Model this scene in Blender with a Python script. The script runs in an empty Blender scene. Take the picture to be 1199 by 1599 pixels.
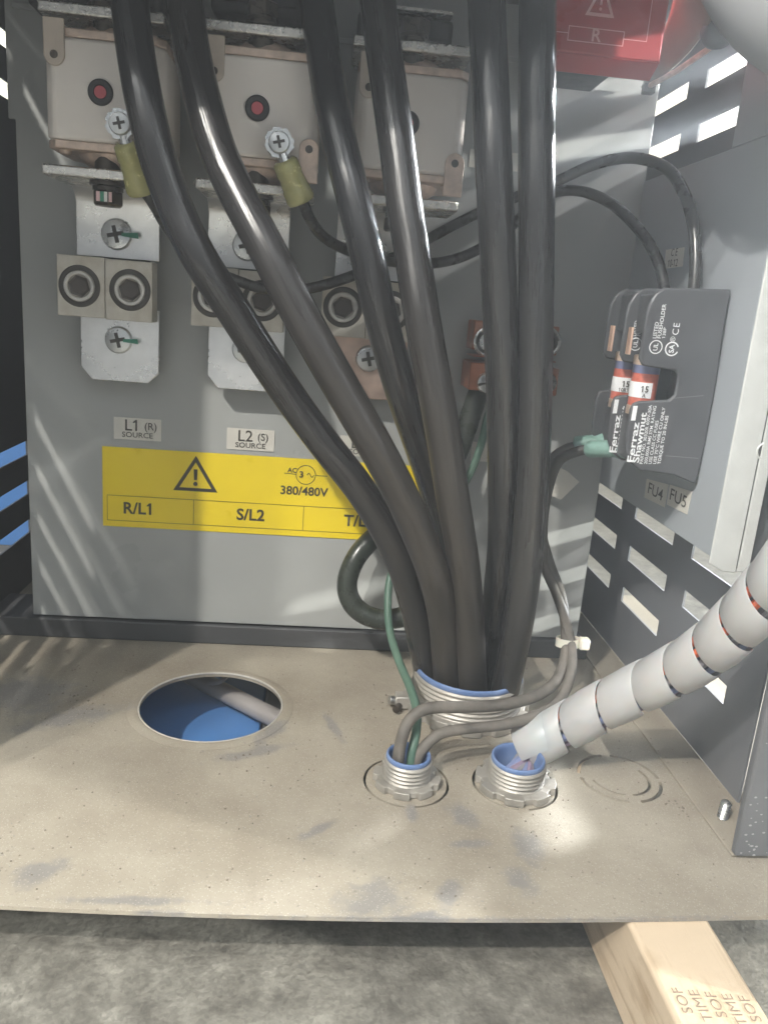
import bpy, bmesh, math, random
from mathutils import Vector, Matrix
random.seed(7)
sc = bpy.context.scene
C = sc.collection
R = math.radians
# ------------------------------------------------------------------ camera
F_PX, CX, CY, CH = 1237.0, 600.0, 800.0, 0.324
AX = Vector((0.9945, 0.0575, 0.0877)); AY = Vector((-0.0701, -0.2572, 0.9638)); AZ = Vector((0.0779, -0.9646, -0.2517))
AY.normalize(); AX = (AX - AY * AX.dot(AY)).normalized(); AZ = AX.cross(AY)
if AZ.y > 0: AZ = -AZ
# rows: world X, Y, Z axes written in (right, down, forward)
right = Vector((AX.x, AY.x, AZ.x)); down = Vector((AX.y, AY.y, AZ.y)); fwd = Vector((AX.z, AY.z, AZ.z))
cam_d = bpy.data.cameras.new('camera'); cam = bpy.data.objects.new('camera', cam_d); C.objects.link(cam)
m = Matrix.Identity(4)
for i in range(3):
    m[i][0] = right[i]; m[i][1] = -down[i]; m[i][2] = -fwd[i]
m[0][3], m[1][3], m[2][3] = 0, 0, CH
cam.matrix_world = m
cam_d.sensor_fit = 'HORIZONTAL'; cam_d.sensor_width = 36; cam_d.lens = 36 * F_PX / 1199
cam_d.clip_start = 0.01; cam_d.clip_end = 100
sc.camera = cam
def ray(px, py): return right * ((px - CX) / F_PX) + down * ((py - CY) / F_PX) + fwd
ORG = Vector((0, 0, CH))
def onY(px, py, y): r = ray(px, py); return ORG + r * (y / r.y)
def onX(px, py, x): r = ray(px, py); return ORG + r * (x / r.x)
def onZ(px, py, z=0.0): r = ray(px, py); return ORG + r * ((z - CH) / r.z)
def dep(px, py, d): return ORG + ray(px, py) * d
# ------------------------------------------------------------------ world and lamps
w = bpy.data.worlds.new('World'); sc.world = w; w.use_nodes = True
bg = w.node_tree.nodes['Background']; bg.inputs[0].default_value = (0.86, 0.93, 1.0, 1); bg.inputs[1].default_value = 0.175
sc.view_settings.view_transform = 'Standard'; sc.view_settings.look = 'None'; sc.view_settings.exposure = 0; sc.view_settings.gamma = 1
def lamp(name, target, direction, dist, size, power, col):
    d = Vector(direction).normalized()
    l = bpy.data.lights.new(name, 'AREA'); l.shape = 'DISK'; l.size = size; l.energy = power; l.color = col
    o = bpy.data.objects.new(name, l); C.objects.link(o)
    o.location = Vector(target) - d * dist; o.rotation_euler = d.to_track_quat('-Z', 'Y').to_euler()
lamp('high_bay_lamp_left', (-.25, .55, .1), (.474, .853, -1.0), 3.6, .07, 235, (1, .95, .87))
lamp('high_bay_lamp_far_left', (-.2, .5, .1), (1.0, 1.27, -1.9), 3.6, .09, 95, (1, .95, .87))
lamp('high_bay_lamp_right', (.1, .6, .2), (-.83, .20, -.56), 3.0, .05, 175, (1, .97, .93))
lamp('doorway_lamp_right', (0, .38, -.06), (-.90, .38, -.34), 3.6, .12, 480, (1, .99, .91))
lamp('high_bay_lamp_low_left', (-.1, .45, 0), (1.0, .55, -1.25), 3.6, .12, 30, (1, .96, .88))
def spot(name, loc, target, power, angle, col, soft=.1, blend=.3):
    l = bpy.data.lights.new(name, 'SPOT'); l.energy = power; l.spot_size = R(angle); l.spot_blend = blend; l.shadow_soft_size = soft; l.color = col
    o = bpy.data.objects.new(name, l); C.objects.link(o); o.location = loc; o.rotation_euler = (Vector(target) - Vector(loc)).to_track_quat('-Z', 'Y').to_euler()
spot('haze_veil_spot', (3.7, 2.6, 1.89), (.27, .10, .68), 82000, 17, (.93, .97, 1), .4, .8)  # unseen narrow beam, added only to light the haze at the right
lamp('high_bay_lamp_overhead', (.1, .4, 0), (-.50, .25, -.86), 3.0, .12, 18, (1, .97, .9))
lamp('front_fill_lamp', (0, .6, .1), (-.12, .72, -.80), 3.0, .35, 10, (.96, .98, 1))  # fill light added to brighten the dust and fuses from the front
sc.cycles.max_bounces = 7; sc.cycles.use_denoising = True
# ------------------------------------------------------------------ materials
def mat(name, col, rough=.5, metal=0., var=.12, scale=40, bump=.0, bscale=300, dust=0., dcol=(.36, .31, .25), dscale=18, spec=.5, coat=0., trans=0., stretch=None, alpha=1, rvar=.12, sss=0, zd=None, attr=False):
    m = bpy.data.materials.new(name); m.use_nodes = True
    nt = m.node_tree; N = nt.nodes; L = nt.links; b = N['Principled BSDF']
    tc = N.new('ShaderNodeTexCoord'); src = tc.outputs['Object']
    if attr:
        an = N.new('ShaderNodeAttribute'); an.attribute_name = 'along'; src = an.outputs['Vector']
    if stretch:
        mp = N.new('ShaderNodeMapping'); mp.inputs['Scale'].default_value = stretch; L.new(src, mp.inputs[0]); src = mp.outputs[0]
    n1 = N.new('ShaderNodeTexNoise'); n1.inputs['Scale'].default_value = scale; n1.inputs['Detail'].default_value = 6; n1.inputs['Roughness'].default_value = .6
    L.new(src, n1.inputs['Vector'])
    r = N.new('ShaderNodeMapRange'); r.inputs[1].default_value = .3; r.inputs[2].default_value = .7; r.inputs[3].default_value = 1 - var; r.inputs[4].default_value = 1 + var
    L.new(n1.outputs[0], r.inputs[0])
    mu = N.new('ShaderNodeVectorMath'); mu.operation = 'SCALE'; mu.inputs[0].default_value = col; L.new(r.outputs[0], mu.inputs[3])
    cout = mu.outputs[0]
    rr = N.new('ShaderNodeMapRange'); rr.inputs[1].default_value = .3; rr.inputs[2].default_value = .7; rr.inputs[3].default_value = max(.03, rough - rvar); rr.inputs[4].default_value = min(1, rough + rvar)
    L.new(n1.outputs[0], rr.inputs[0]); rout = rr.outputs[0]
    if dust:
        nd = N.new('ShaderNodeTexNoise'); nd.inputs['Scale'].default_value = dscale; nd.inputs['Detail'].default_value = 8; nd.inputs['Roughness'].default_value = .65
        L.new(src if attr else tc.outputs['Object'], nd.inputs['Vector'])
        dr = N.new('ShaderNodeMapRange'); dr.inputs[1].default_value = .35; dr.inputs[2].default_value = .7; dr.inputs[3].default_value = dust * .35; dr.inputs[4].default_value = dust
        L.new(nd.outputs[0], dr.inputs[0])
        if zd:
            ge = N.new('ShaderNodeNewGeometry'); sz_ = N.new('ShaderNodeSeparateXYZ'); L.new(ge.outputs['Position'], sz_.inputs[0])
            zr = N.new('ShaderNodeMapRange'); zr.inputs[1].default_value = zd[0]; zr.inputs[2].default_value = zd[1]; zr.inputs[3].default_value = .15; zr.inputs[4].default_value = 1; L.new(sz_.outputs[2], zr.inputs[0])
            zm = N.new('ShaderNodeMath'); zm.operation = 'MULTIPLY'; L.new(dr.outputs[0], zm.inputs[0]); L.new(zr.outputs[0], zm.inputs[1]); dr = zm
        mx = N.new('ShaderNodeMix'); mx.data_type = 'RGBA'; L.new(dr.outputs[0], mx.inputs[0]); L.new(cout, mx.inputs[6]); mx.inputs[7].default_value = (*dcol, 1)
        cout = mx.outputs[2]
        m2 = N.new('ShaderNodeMix'); L.new(dr.outputs[0], m2.inputs[0]); L.new(rout, m2.inputs[2]); m2.inputs[3].default_value = .9; rout = m2.outputs[0]
        if metal:
            m3 = N.new('ShaderNodeMath'); m3.operation = 'SUBTRACT'; m3.use_clamp = True; m3.inputs[0].default_value = metal; L.new(dr.outputs[0], m3.inputs[1]); L.new(m3.outputs[0], b.inputs['Metallic'])
    L.new(cout, b.inputs['Base Color']); L.new(rout, b.inputs['Roughness'])
    if not (dust and metal): b.inputs['Metallic'].default_value = metal
    b.inputs['Specular IOR Level'].default_value = spec
    b.inputs['Coat Weight'].default_value = coat
    b.inputs['Transmission Weight'].default_value = trans
    if sss: b.inputs['Subsurface Weight'].default_value = sss; b.inputs['Subsurface Scale'].default_value = .004
    if bump:
        nb = N.new('ShaderNodeTexNoise'); nb.inputs['Scale'].default_value = bscale; nb.inputs['Detail'].default_value = 5
        L.new(src, nb.inputs['Vector'])
        bp = N.new('ShaderNodeBump'); bp.inputs['Strength'].default_value = bump; bp.inputs['Distance'].default_value = .001
        L.new(nb.outputs[0], bp.inputs['Height']); L.new(bp.outputs[0], b.inputs['Normal'])
    return m
M = {}
M['panel'] = mat('grey_panel_paint', (.37, .385, .38), .34, 0, .09, 7, .05, 500, dust=.10, dcol=(.32, .30, .27), dscale=7)
M['dark_panel'] = mat('dark_sheet_paint', (.045, .049, .055), .55, 0, .15, 14, .12, 600, dust=.12, dcol=(.2, .18, .16), dscale=9)
M['right_panel'] = mat('dark_sheet_paint_veiled', (.10, .108, .122), .42, 0, .12, 14, .12, 600, dust=.30, dcol=(.30, .29, .28), dscale=9)  # same dark paint, lightened to put the right-hand glare veil into its colour
M['plate'] = mat('blue_grey_plate_paint', (.34, .37, .40), .38, 0, .06, 10, .05, 500)
M['flange'] = mat('bare_zinc_flange', (.70, .72, .70), .45, .15, .06, 60, .05, 500)
M['cable'] = mat('black_cable_jacket', (.009, .0095, .011), .20, 0, .35, 90, .35, 420, dust=.26, dcol=(.11, .10, .088), dscale=70, spec=.6, attr=True, stretch=(1, 1, .07), rvar=.15, zd=(.46, .10))
M['wire'] = mat('black_wire_jacket', (.014, .014, .015), .25, 0, .2, 60, .1, 500, dust=.08, dcol=(.2, .18, .16), dscale=60)
M['dusty_wire'] = mat('dusty_wire_jacket', (.03, .029, .028), .42, 0, .2, 60, .2, 500, dust=.85, dcol=(.19, .17, .145), dscale=60, zd=(.20, .06))
M['green'] = mat('green_wire_jacket', (.03, .10, .07), .4, 0, .15, 60, .1, 500, dust=.3, dcol=(.28, .33, .27), dscale=60)
M['dark_green'] = mat('dark_green_cable_jacket', (.010, .020, .016), .25, 0, .15, 60, .1, 500, dust=.1)
M['ceramic'] = mat('fuse_ceramic', (.82, .765, .71), .45, 0, .05, 18, .05, 400, dust=.15, dcol=(.42, .35, .28), dscale=12)
M['brass'] = mat('tarnished_end_plate', (.66, .52, .43), .38, .55, .3, 90, .35, 900, dust=.15, dcol=(.2, .15, .11), dscale=60)
M['nickel'] = mat('tinned_bar', (.72, .70, .66), .26, .95, .2, 120, .5, 1400)
M['steel'] = mat('zinc_steel', (.60, .61, .61), .3, .95, .12, 60, .15, 700)
M['tin'] = mat('tinned_bus_plate', (.86, .86, .86), .24, .93, .16, 22, .16, 14, dust=.16, dcol=(.45, .42, .38), dscale=30)
M['copper_sheen'] = mat('bus_plate_copper_sheen', (.66, .50, .42), .35, .9, .25, 40, .25, 60, dust=.06)  # tinned plate with a copper reflection put into its colour
M['lug'] = mat('aluminium_lug', (.68, .665, .62), .40, .40, .16, 60, .3, 250, dust=.6, dcol=(.30, .24, .14), dscale=38)
M['lug_dark'] = mat('blackened_lug_socket', (.05, .045, .04), .5, .3, .2, 60)
M['bolt'] = mat('bronze_black_bolt', (.055, .045, .035), .3, .6, .3, 90, .1)
M['copper'] = mat('copper_lug', (.38, .15, .085), .42, .55, .25, 60, .2, 300, dust=.15, dcol=(.25, .12, .08), dscale=50)
M['bright'] = mat('bright_screw', (.8, .8, .78), .25, .9, .1, 60)
M['black'] = mat('black_moulding', (.016, .016, .018), .5, 0, .15, 60, .1, 600)
M['holder'] = mat('dusty_black_moulding', (.055, .058, .064), .38, 0, .12, 30, .06, 700, dust=.12, dcol=(.22, .22, .23), dscale=14)
M['red_dot'] = mat('red_indicator', (.48, .09, .11), .5)
M['red_cover'] = mat('red_cover_plastic', (.40, .040, .048), .33, 0, .08, 20, .05, 100)
M['pink'] = mat('pale_pink_print', (.78, .45, .45), .5)
M['yellow'] = mat('yellow_label', (.86, .66, .015), .35, 0, .03, 20, .02, 100)
M['ink'] = mat('dark_print', (.045, .04, .03), .5)
M['white_ink'] = mat('white_print', (.78, .80, .82), .5)
M['sticker'] = mat('cream_sticker', (.66, .645, .59), .5, 0, .06, 40, dust=.1)
M['crimp'] = mat('yellow_translucent_sleeve', (.55, .53, .22), .22, 0, .18, 120, .3, 300, coat=.4, trans=.25)
M['crimp_green'] = mat('pale_green_sleeve', (.16, .30, .26), .35, 0, .15, 120, .4, 350, dust=.15, dcol=(.4, .45, .42))
M['fitting'] = mat('dusty_zinc_fitting', (.42, .41, .385), .36, .8, .15, 90, .35, 500, dust=.50, dcol=(.34, .30, .245), dscale=50)
M['throat'] = mat('blue_insulated_throat', (.04, .12, .32), .4, 0, .1, 60, dust=.45, dcol=(.3, .33, .4), dscale=60)
M['wrap'] = mat('pale_grey_spiral_wrap', (.40, .415, .44), .30, 0, .07, 26, .10, 120, dust=.35, dcol=(.48, .43, .35), dscale=22, sss=.15)
M['orange'] = mat('orange_wire', (.80, .16, .05), .4)
M['blue_wire'] = mat('dusty_blue_wire', (.10, .14, .30), .45, dust=.3, dcol=(.35, .35, .38))
M['purple_wire'] = mat('dusty_purple_wire', (.17, .12, .19), .45, dust=.3, dcol=(.38, .34, .36))
M['grey_wire'] = mat('grey_wire', (.16, .16, .18), .45, dust=.3, dcol=(.38, .36, .34))
M['tie'] = mat('cream_nylon_tie', (.70, .68, .58), .4, sss=.2)
M['blue_paint'] = mat('blue_machine_paint', (.06, .20, .50), .4, 0, .1, 6, dust=.15, dcol=(.25, .3, .38))
M['cream_wall'] = mat('cream_wall_paint', (.86, .82, .66), .7, 0, .04, 3)
M['fuse_red'] = mat('red_fuse_barrel', (.50, .13, .09), .4, 0, .2, 200)
M['fuse_blue'] = mat('blue_fuse_band', (.16, .18, .30), .4)
M['screw_green'] = mat('green_torque_and_glint_paint', (.03, .22, .14), .5)
M['tan'] = mat('tan_grey_moulding', (.22, .20, .165), .42, 0, .15, 20, .1, 200)
M['tube_grey'] = mat('grey_plastic_duct', (.25, .255, .26), .8, 0, .05, 20)
M['fuse_clip'] = mat('copper_fuse_clip', (.80, .55, .42), .35, .6, .1, 60)
M['pipe'] = mat('grey_pipe', (.30, .28, .27), .5, .2, .1, 30)
# bright hex bolt glint is painted as strips further down
def dusty_floor():
    m = bpy.data.materials.new('dusty_grey_steel'); m.use_nodes = True
    nt = m.node_tree; N = nt.nodes; L = nt.links; b = N['Principled BSDF']
    tc = N.new('ShaderNodeTexCoord'); P = tc.outputs['Object']
    def noise(s, d=6, r=.6, st=None):
        n = N.new('ShaderNodeTexNoise'); n.inputs['Scale'].default_value = s; n.inputs['Detail'].default_value = d; n.inputs['Roughness'].default_value = r
        if st:
            mp = N.new('ShaderNodeMapping'); mp.inputs['Scale'].default_value = st; L.new(P, mp.inputs[0]); L.new(mp.outputs[0], n.inputs['Vector'])
        else: L.new(P, n.inputs['Vector'])
        return n.outputs[0]
    def mr(x, a, b_, c=0, d=1):
        r = N.new('ShaderNodeMapRange'); r.inputs[1].default_value = a; r.inputs[2].default_value = b_; r.inputs[3].default_value = c; r.inputs[4].default_value = d; L.new(x, r.inputs[0]); return r.outputs[0]
    def ma(op, x, y):
        n = N.new('ShaderNodeMath'); n.operation = op; n.use_clamp = False
        for i, v in enumerate((x, y)):
            if isinstance(v, (int, float)): n.inputs[i].default_value = v
            else: L.new(v, n.inputs[i])
        return n.outputs[0]
    # dust colour
    cr = N.new('ShaderNodeValToRGB'); cr.color_ramp.elements[0].position = .34; cr.color_ramp.elements[1].position = .66
    cr.color_ramp.elements[0].color = (.225, .195, .152, 1); cr.color_ramp.elements[1].color = (.36, .328, .268, 1)
    L.new(noise(7, 10, .62), cr.inputs[0])
    # bare patches: scuffs where the paint shows, plus back-left grime with painted shade
    sc_ = None
    warp = noise(55, 5, .7)
    for (x, y, rx, ry, rot) in SCUFFS_AND_SHADE:
        mp = N.new('ShaderNodeMapping'); mp.vector_type = 'TEXTURE'; mp.inputs['Location'].default_value = (x, y, 0); mp.inputs['Rotation'].default_value = (0, 0, rot); mp.inputs['Scale'].default_value = (rx, ry, 1)
        L.new(P, mp.inputs[0])
        ln = N.new('ShaderNodeVectorMath'); ln.operation = 'LENGTH'; L.new(mp.outputs[0], ln.inputs[0])
        d = mr(ma('ADD', ln.outputs['Value'], ma('MULTIPLY', ma('SUBTRACT', warp, .5), 3.0)), 1.25, .55)
        sc_ = d if sc_ is None else ma('MAXIMUM', sc_, d)
    sx = N.new('ShaderNodeSeparateXYZ'); L.new(P, sx.inputs[0])
    edge = mr(ma('ADD', sx.outputs[1], ma('MULTIPLY', ma('SUBTRACT', noise(18, 9, .75), .5), .030)), .3640, .3600)
    specks = ma('MAXIMUM', mr(noise(420, 2, .5), .66, .74, 0, .6), mr(noise(150, 3, .6), .70, .78, 0, .35))
    tot = ma('MAXIMUM', ma('MAXIMUM', ma('MULTIPLY', sc_, .62), ma('MULTIPLY', edge, .8)), specks)
    mx = N.new('ShaderNodeMix'); mx.data_type = 'RGBA'; L.new(tot, mx.inputs[0]); L.new(cr.outputs[0], mx.inputs[6]); mx.inputs[7].default_value = (.165, .165, .17, 1)
    # pale grit
    def cells(sc2, ch, lo):
        v = N.new('ShaderNodeTexVoronoi'); v.inputs['Scale'].default_value = sc2; L.new(P, v.inputs['Vector'])
        sp_ = N.new('ShaderNodeSeparateColor'); L.new(v.outputs['Color'], sp_.inputs[0])
        return ma('MULTIPLY', ma('GREATER_THAN', sp_.outputs[ch], lo), mr(v.outputs['Distance'], .50, .25))
    dirt = ma('MAXIMUM', ma('MULTIPLY', cells(950, 0, .84), .26), ma('MULTIPLY', cells(420, 1, .982), .5))
    mxd = N.new('ShaderNodeMix'); mxd.data_type = 'RGBA'; L.new(dirt, mxd.inputs[0]); L.new(mx.outputs[2], mxd.inputs[6]); mxd.inputs[7].default_value = (.12, .10, .08, 1); mx = mxd
    scr = ma('MAXIMUM', mr(noise(260, 3, .5, (1, .03, 1)), .70, .76, 0, .22), mr(noise(230, 3, .5, (.04, 1, 1)), .71, .77, 0, .18))
    msc = N.new('ShaderNodeMix'); msc.data_type = 'RGBA'; L.new(ma('MULTIPLY', scr, mr(noise(9, 3), .45, .6)), msc.inputs[0]); L.new(mx.outputs[2], msc.inputs[6]); msc.inputs[7].default_value = (.17, .16, .15, 1)
    grit = ma('MULTIPLY', cells(1000, 2, .88), .28)
    m2 = N.new('ShaderNodeMix'); m2.data_type = 'RGBA'; L.new(grit, m2.inputs[0]); L.new(msc.outputs[2], m2.inputs[6]); m2.inputs[7].default_value = (.62, .58, .52, 1)
    L.new(m2.outputs[2], b.inputs['Base Color'])
    L.new(mr(tot, 0, 1, .82, .5), b.inputs['Roughness'])
    b.inputs['Specular IOR Level'].default_value = .3
    bp = N.new('ShaderNodeBump'); bp.inputs['Strength'].default_value = .35; bp.inputs['Distance'].default_value = .0008
    L.new(ma('ADD', noise(350, 4), ma('MULTIPLY', noise(60, 4), 1.5)), bp.inputs['Height']); L.new(bp.outputs[0], b.inputs['Normal'])
    return m
def floor_patch(px, py, rx, ry, rot=0):
    p = onZ(px, py); return (p.x, p.y, rx, ry, rot)
SCUFFS_AND_SHADE = [floor_patch(720, 1272, .008, .013, .2), floor_patch(735, 1318, .012, .004, .1), floor_patch(826, 1322, .0095, .016), floor_patch(815, 1378, .009, .014, .3), floor_patch(590, 1408, .020, .014, .2),
          floor_patch(495, 1298, .004, .012, -.9), floor_patch(520, 1135, .0035, .022, .35), floor_patch(430, 1140, .006, .022, -.5), floor_patch(60, 1365, .016, .009, .6), floor_patch(215, 1408, .035, .0035), floor_patch(643, 1272, .004, .008), floor_patch(700, 1400, .006, .014, -.3),
          floor_patch(40, 1085, .04, .03), floor_patch(110, 1120, .04, .012, .5), floor_patch(400, 1175, .03, .006, .4)]  # wide back-left ones are grime that also paints the corner's shadow darker
M['floor'] = dusty_floor(); M['steel_dusty'] = mat('worn_bright_edge', (.55, .54, .51), .4, .6, .2, 90, .2, 500, dust=.4, dcol=(.4, .36, .3), dscale=30)
def concrete():
    m = mat('rough_concrete', (.27, .265, .24), .85, 0, .16, 26, .9, 260, dust=.0)
    nt = m.node_tree; N = nt.nodes; L = nt.links; b = N['Principled BSDF']
    tc = N.new('ShaderNodeTexCoord'); n = N.new('ShaderNodeTexNoise'); n.inputs['Scale'].default_value = 48; n.inputs['Detail'].default_value = 12; n.inputs['Roughness'].default_value = .62; n.inputs['Distortion'].default_value = .3
    L.new(tc.outputs['Object'], n.inputs['Vector'])
    cr = N.new('ShaderNodeValToRGB'); e = cr.color_ramp.elements
    e[0].position = .33; e[0].color = (.080, .075, .064, 1); e[1].position = .67; e[1].color = (.235, .226, .198, 1)
    k = e.new(.44); k.color = (.128, .122, .105, 1); k = e.new(.55); k.color = (.162, .156, .135, 1)
    L.new(n.outputs[0], cr.inputs[0])
    v = N.new('ShaderNodeTexVoronoi'); v.inputs['Scale'].default_value = 420; L.new(tc.outputs['Object'], v.inputs['Vector'])
    sp_ = N.new('ShaderNodeSeparateColor'); L.new(v.outputs['Color'], sp_.inputs[0]); r1 = N.new('ShaderNodeMapRange'); r1.inputs[1].default_value = 0; r1.inputs[2].default_value = 1; r1.inputs[3].default_value = .80; r1.inputs[4].default_value = 1.18; L.new(sp_.outputs[0], r1.inputs[0])
    sm = N.new('ShaderNodeVectorMath'); sm.operation = 'SCALE'; L.new(cr.outputs[0], sm.inputs[0]); L.new(r1.outputs[0], sm.inputs[3]); L.new(sm.outputs[0], b.inputs['Base Color'])
    return m
M['concrete'] = concrete()
def wood():
    m = bpy.data.materials.new('sawn_pine'); m.use_nodes = True
    nt = m.node_tree; N = nt.nodes; L = nt.links; b = N['Principled BSDF']
    tc = N.new('ShaderNodeTexCoord'); mp = N.new('ShaderNodeMapping'); mp.inputs['Scale'].default_value = (1, .06, 1); L.new(tc.outputs['Object'], mp.inputs[0])
    n = N.new('ShaderNodeTexNoise'); n.inputs['Scale'].default_value = 190; n.inputs['Detail'].default_value = 9; n.inputs['Distortion'].default_value = .6; L.new(mp.outputs[0], n.inputs['Vector'])
    n2 = N.new('ShaderNodeTexNoise'); n2.inputs['Scale'].default_value = 24; n2.inputs['Detail'].default_value = 4; L.new(tc.outputs['Object'], n2.inputs['Vector'])
    ad = N.new('ShaderNodeMath'); ad.operation = 'ADD'; L.new(n.outputs[0], ad.inputs[0]); L.new(n2.outputs[0], ad.inputs[1])
    cr = N.new('ShaderNodeValToRGB'); e = cr.color_ramp.elements; e[0].position = .75; e[0].color = (.40, .29, .175, 1); e[1].position = 1.3; e[1].color = (.62, .50, .36, 1)
    hm = N.new('ShaderNodeMath'); hm.operation = 'MULTIPLY'; hm.inputs[1].default_value = 1; L.new(ad.outputs[0], hm.inputs[0])
    e[0].position = .72; e[1].position = 1.0
    L.new(hm.outputs[0], cr.inputs[0]); L.new(cr.outputs[0], b.inputs['Base Color']); b.inputs['Roughness'].default_value = .7
    bp = N.new('ShaderNodeBump'); bp.inputs['Strength'].default_value = .3; bp.inputs['Distance'].default_value = .001; L.new(n.outputs[0], bp.inputs['Height']); L.new(bp.outputs[0], b.inputs['Normal'])
    return m
M['wood'] = wood(); M['stamp'] = mat('faded_stamp_ink', (.26, .20, .15), .8, 0, .4, 400)
# ------------------------------------------------------------------ mesh helpers
class MB:
    def __init__(s): s.v = []; s.f = []; s.rest = []
    def add(s, vs, fs):
        o = len(s.v); s.v += [Vector(v) for v in vs]; s.f += [tuple(i + o for i in f) for f in fs]; return s
    def box(s, a, b):
        x0, x1 = sorted((a[0], b[0])); y0, y1 = sorted((a[1], b[1])); z0, z1 = sorted((a[2], b[2]))
        return s.add([(x0,y0,z0),(x1,y0,z0),(x1,y1,z0),(x0,y1,z0),(x0,y0,z1),(x1,y0,z1),(x1,y1,z1),(x0,y1,z1)],
                     [(0,3,2,1),(4,5,6,7),(0,1,5,4),(1,2,6,5),(2,3,7,6),(3,0,4,7)])
    def prism(s, poly, ext):
        """poly: 3D points of a planar outline, ext: extrusion vector"""
        n = len(poly); ext = Vector(ext); p = [Vector(q) for q in poly]
        vs = p + [q + ext for q in p]
        return s.add(vs, [tuple(range(n - 1, -1, -1)), tuple(range(n, 2 * n))] + [(i, (i + 1) % n, n + (i + 1) % n, n + i) for i in range(n)])
    def lathe(s, c, axis, prof, n=40, a0=0, a1=2 * math.pi, closed=False):
        """prof: list of (radius, height along axis)"""
        c = Vector(c); ax = Vector(axis).normalized(); u = ax.orthogonal().normalized(); v = ax.cross(u)
        vs = []; fs = []; k = len(prof)
        for i in range(n):
            t = 2 * math.pi * i / n
            for r, h in prof: vs.append(c + ax * h + (u * math.cos(t) + v * math.sin(t)) * r)
        for i in range(n):
            j = (i + 1) % n
            for q in range(k - 1): fs.append((i * k + q, j * k + q, j * k + q + 1, i * k + q + 1))
            if closed: fs.append((i * k + k - 1, j * k + k - 1, j * k, i * k))
        return s.add(vs, fs)
    def disk(s, c, axis, r, h, n=32, bev=.12):
        b = min(r, abs(h)) * bev
        return s.lathe(c, axis, [(1e-5, 0), (r, 0), (r, h - b), (r - b, h), (1e-5, h)], n)
    def tube(s, pts, rad, n=14, cap=True):
        P = [Vector(p) for p in pts]; m = len(P); vs = []; fs = []
        T = [(P[min(i + 1, m - 1)] - P[max(i - 1, 0)]).normalized() for i in range(m)]
        u = T[0].orthogonal().normalized(); ln = 0.; seed = random.random() * 3
        for i in range(m):
            ln += (P[i] - P[i - 1]).length if i else 0
            u = (u - T[i] * u.dot(T[i])).normalized(); v = T[i].cross(u)
            r = rad[i] if isinstance(rad, (list, tuple)) else rad
            for k in range(n):
                a = 2 * math.pi * k / n; vs.append(P[i] + (u * math.cos(a) + v * math.sin(a)) * r); s.rest.append((math.cos(a) * r + seed, math.sin(a) * r, ln))
        for i in range(m - 1):
            for k in range(n):
                l = (k + 1) % n; fs.append((i * n + k, i * n + l, (i + 1) * n + l, (i + 1) * n + k))
        if cap: fs.append(tuple(range(n - 1, -1, -1))); fs.append(tuple((m - 1) * n + k for k in range(n)))
        return s.add(vs, fs)
    def mesh(s, name, material, loc=(0, 0, 0), ang=35):
        me = bpy.data.meshes.new(name); L = Vector(loc)
        me.from_pydata([v - L for v in s.v], [], s.f); me.update()
        bm = bmesh.new(); bm.from_mesh(me); bmesh.ops.recalc_face_normals(bm, faces=bm.faces); bm.to_mesh(me); bm.free()
        if len(s.rest) == len(s.v):
            at = me.attributes.new('along', 'FLOAT_VECTOR', 'POINT')
            for i, q in enumerate(s.rest): at.data[i].vector = q
        for p in me.polygons: p.use_smooth = True
        me.set_sharp_from_angle(angle=R(ang)); me.materials.append(M[material] if isinstance(material, str) else material)
        return me
ROOT = {}
def rootloc(o):
    while o.parent: o = o.parent
    return ROOT[o.name]
def tag(o, label, cat, group=None):
    o['label'] = label; o['category'] = cat
    if group: o['group'] = group
def thing(name, label, cat, loc, group=None):
    o = bpy.data.objects.new(name, None); o.empty_display_size = .01; C.objects.link(o); o.location = loc; ROOT[o.name] = Vector(loc)
    tag(o, label, cat, group); return o
def part(name, mb, material, parent, bev=0, ang=35, label=None):
    me = mb.mesh(name, material, rootloc(parent), ang)
    o = bpy.data.objects.new(name, me); C.objects.link(o); o.parent = parent
    if bev: bevel(o, bev)
    if label: o['label'] = label
    return o
def bevel(o, w_):
    b = o.modifiers.new('bevel', 'BEVEL'); b.width = w_; b.segments = 2; b.limit_method = 'ANGLE'; b.angle_limit = R(40); b.harden_normals = False
def single(name, mb, material, label, cat, loc=None, group=None, bev=0, ang=35):
    loc = Vector(loc) if loc else sum(mb.v, Vector()) / len(mb.v)
    me = mb.mesh(name, material, loc, ang); o = bpy.data.objects.new(name, me); C.objects.link(o); o.location = loc; ROOT[o.name] = loc
    tag(o, label, cat, group)
    if bev: bevel(o, bev)
    return o
def struct(name, mb, material, bev=0):
    me = mb.mesh(name, material); o = bpy.data.objects.new(name, me); C.objects.link(o); o['kind'] = 'structure'; ROOT[o.name] = Vector()
    if bev: bevel(o, bev)
    return o
def spline(P, k=10):
    P = [Vector(p) for p in P]; Q = [2 * P[0] - P[1]] + P + [2 * P[-1] - P[-2]]; out = []
    for i in range(1, len(Q) - 2):
        a, b, c, d = Q[i - 1:i + 3]
        for j in range(k):
            t = j / k
            out.append(.5 * ((2 * b) + (c - a) * t + (2 * a - 5 * b + 4 * c - d) * t * t + (3 * b - a - 3 * c + d) * t ** 3))
    out.append(P[-1]); return out
def smooth(pts, it=3):
    for _ in range(it): pts = [pts[0]] + [(pts[i - 1] + pts[i] * 2 + pts[i + 1]) / 4 for i in range(1, len(pts) - 1)] + [pts[-1]]
    return pts
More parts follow.
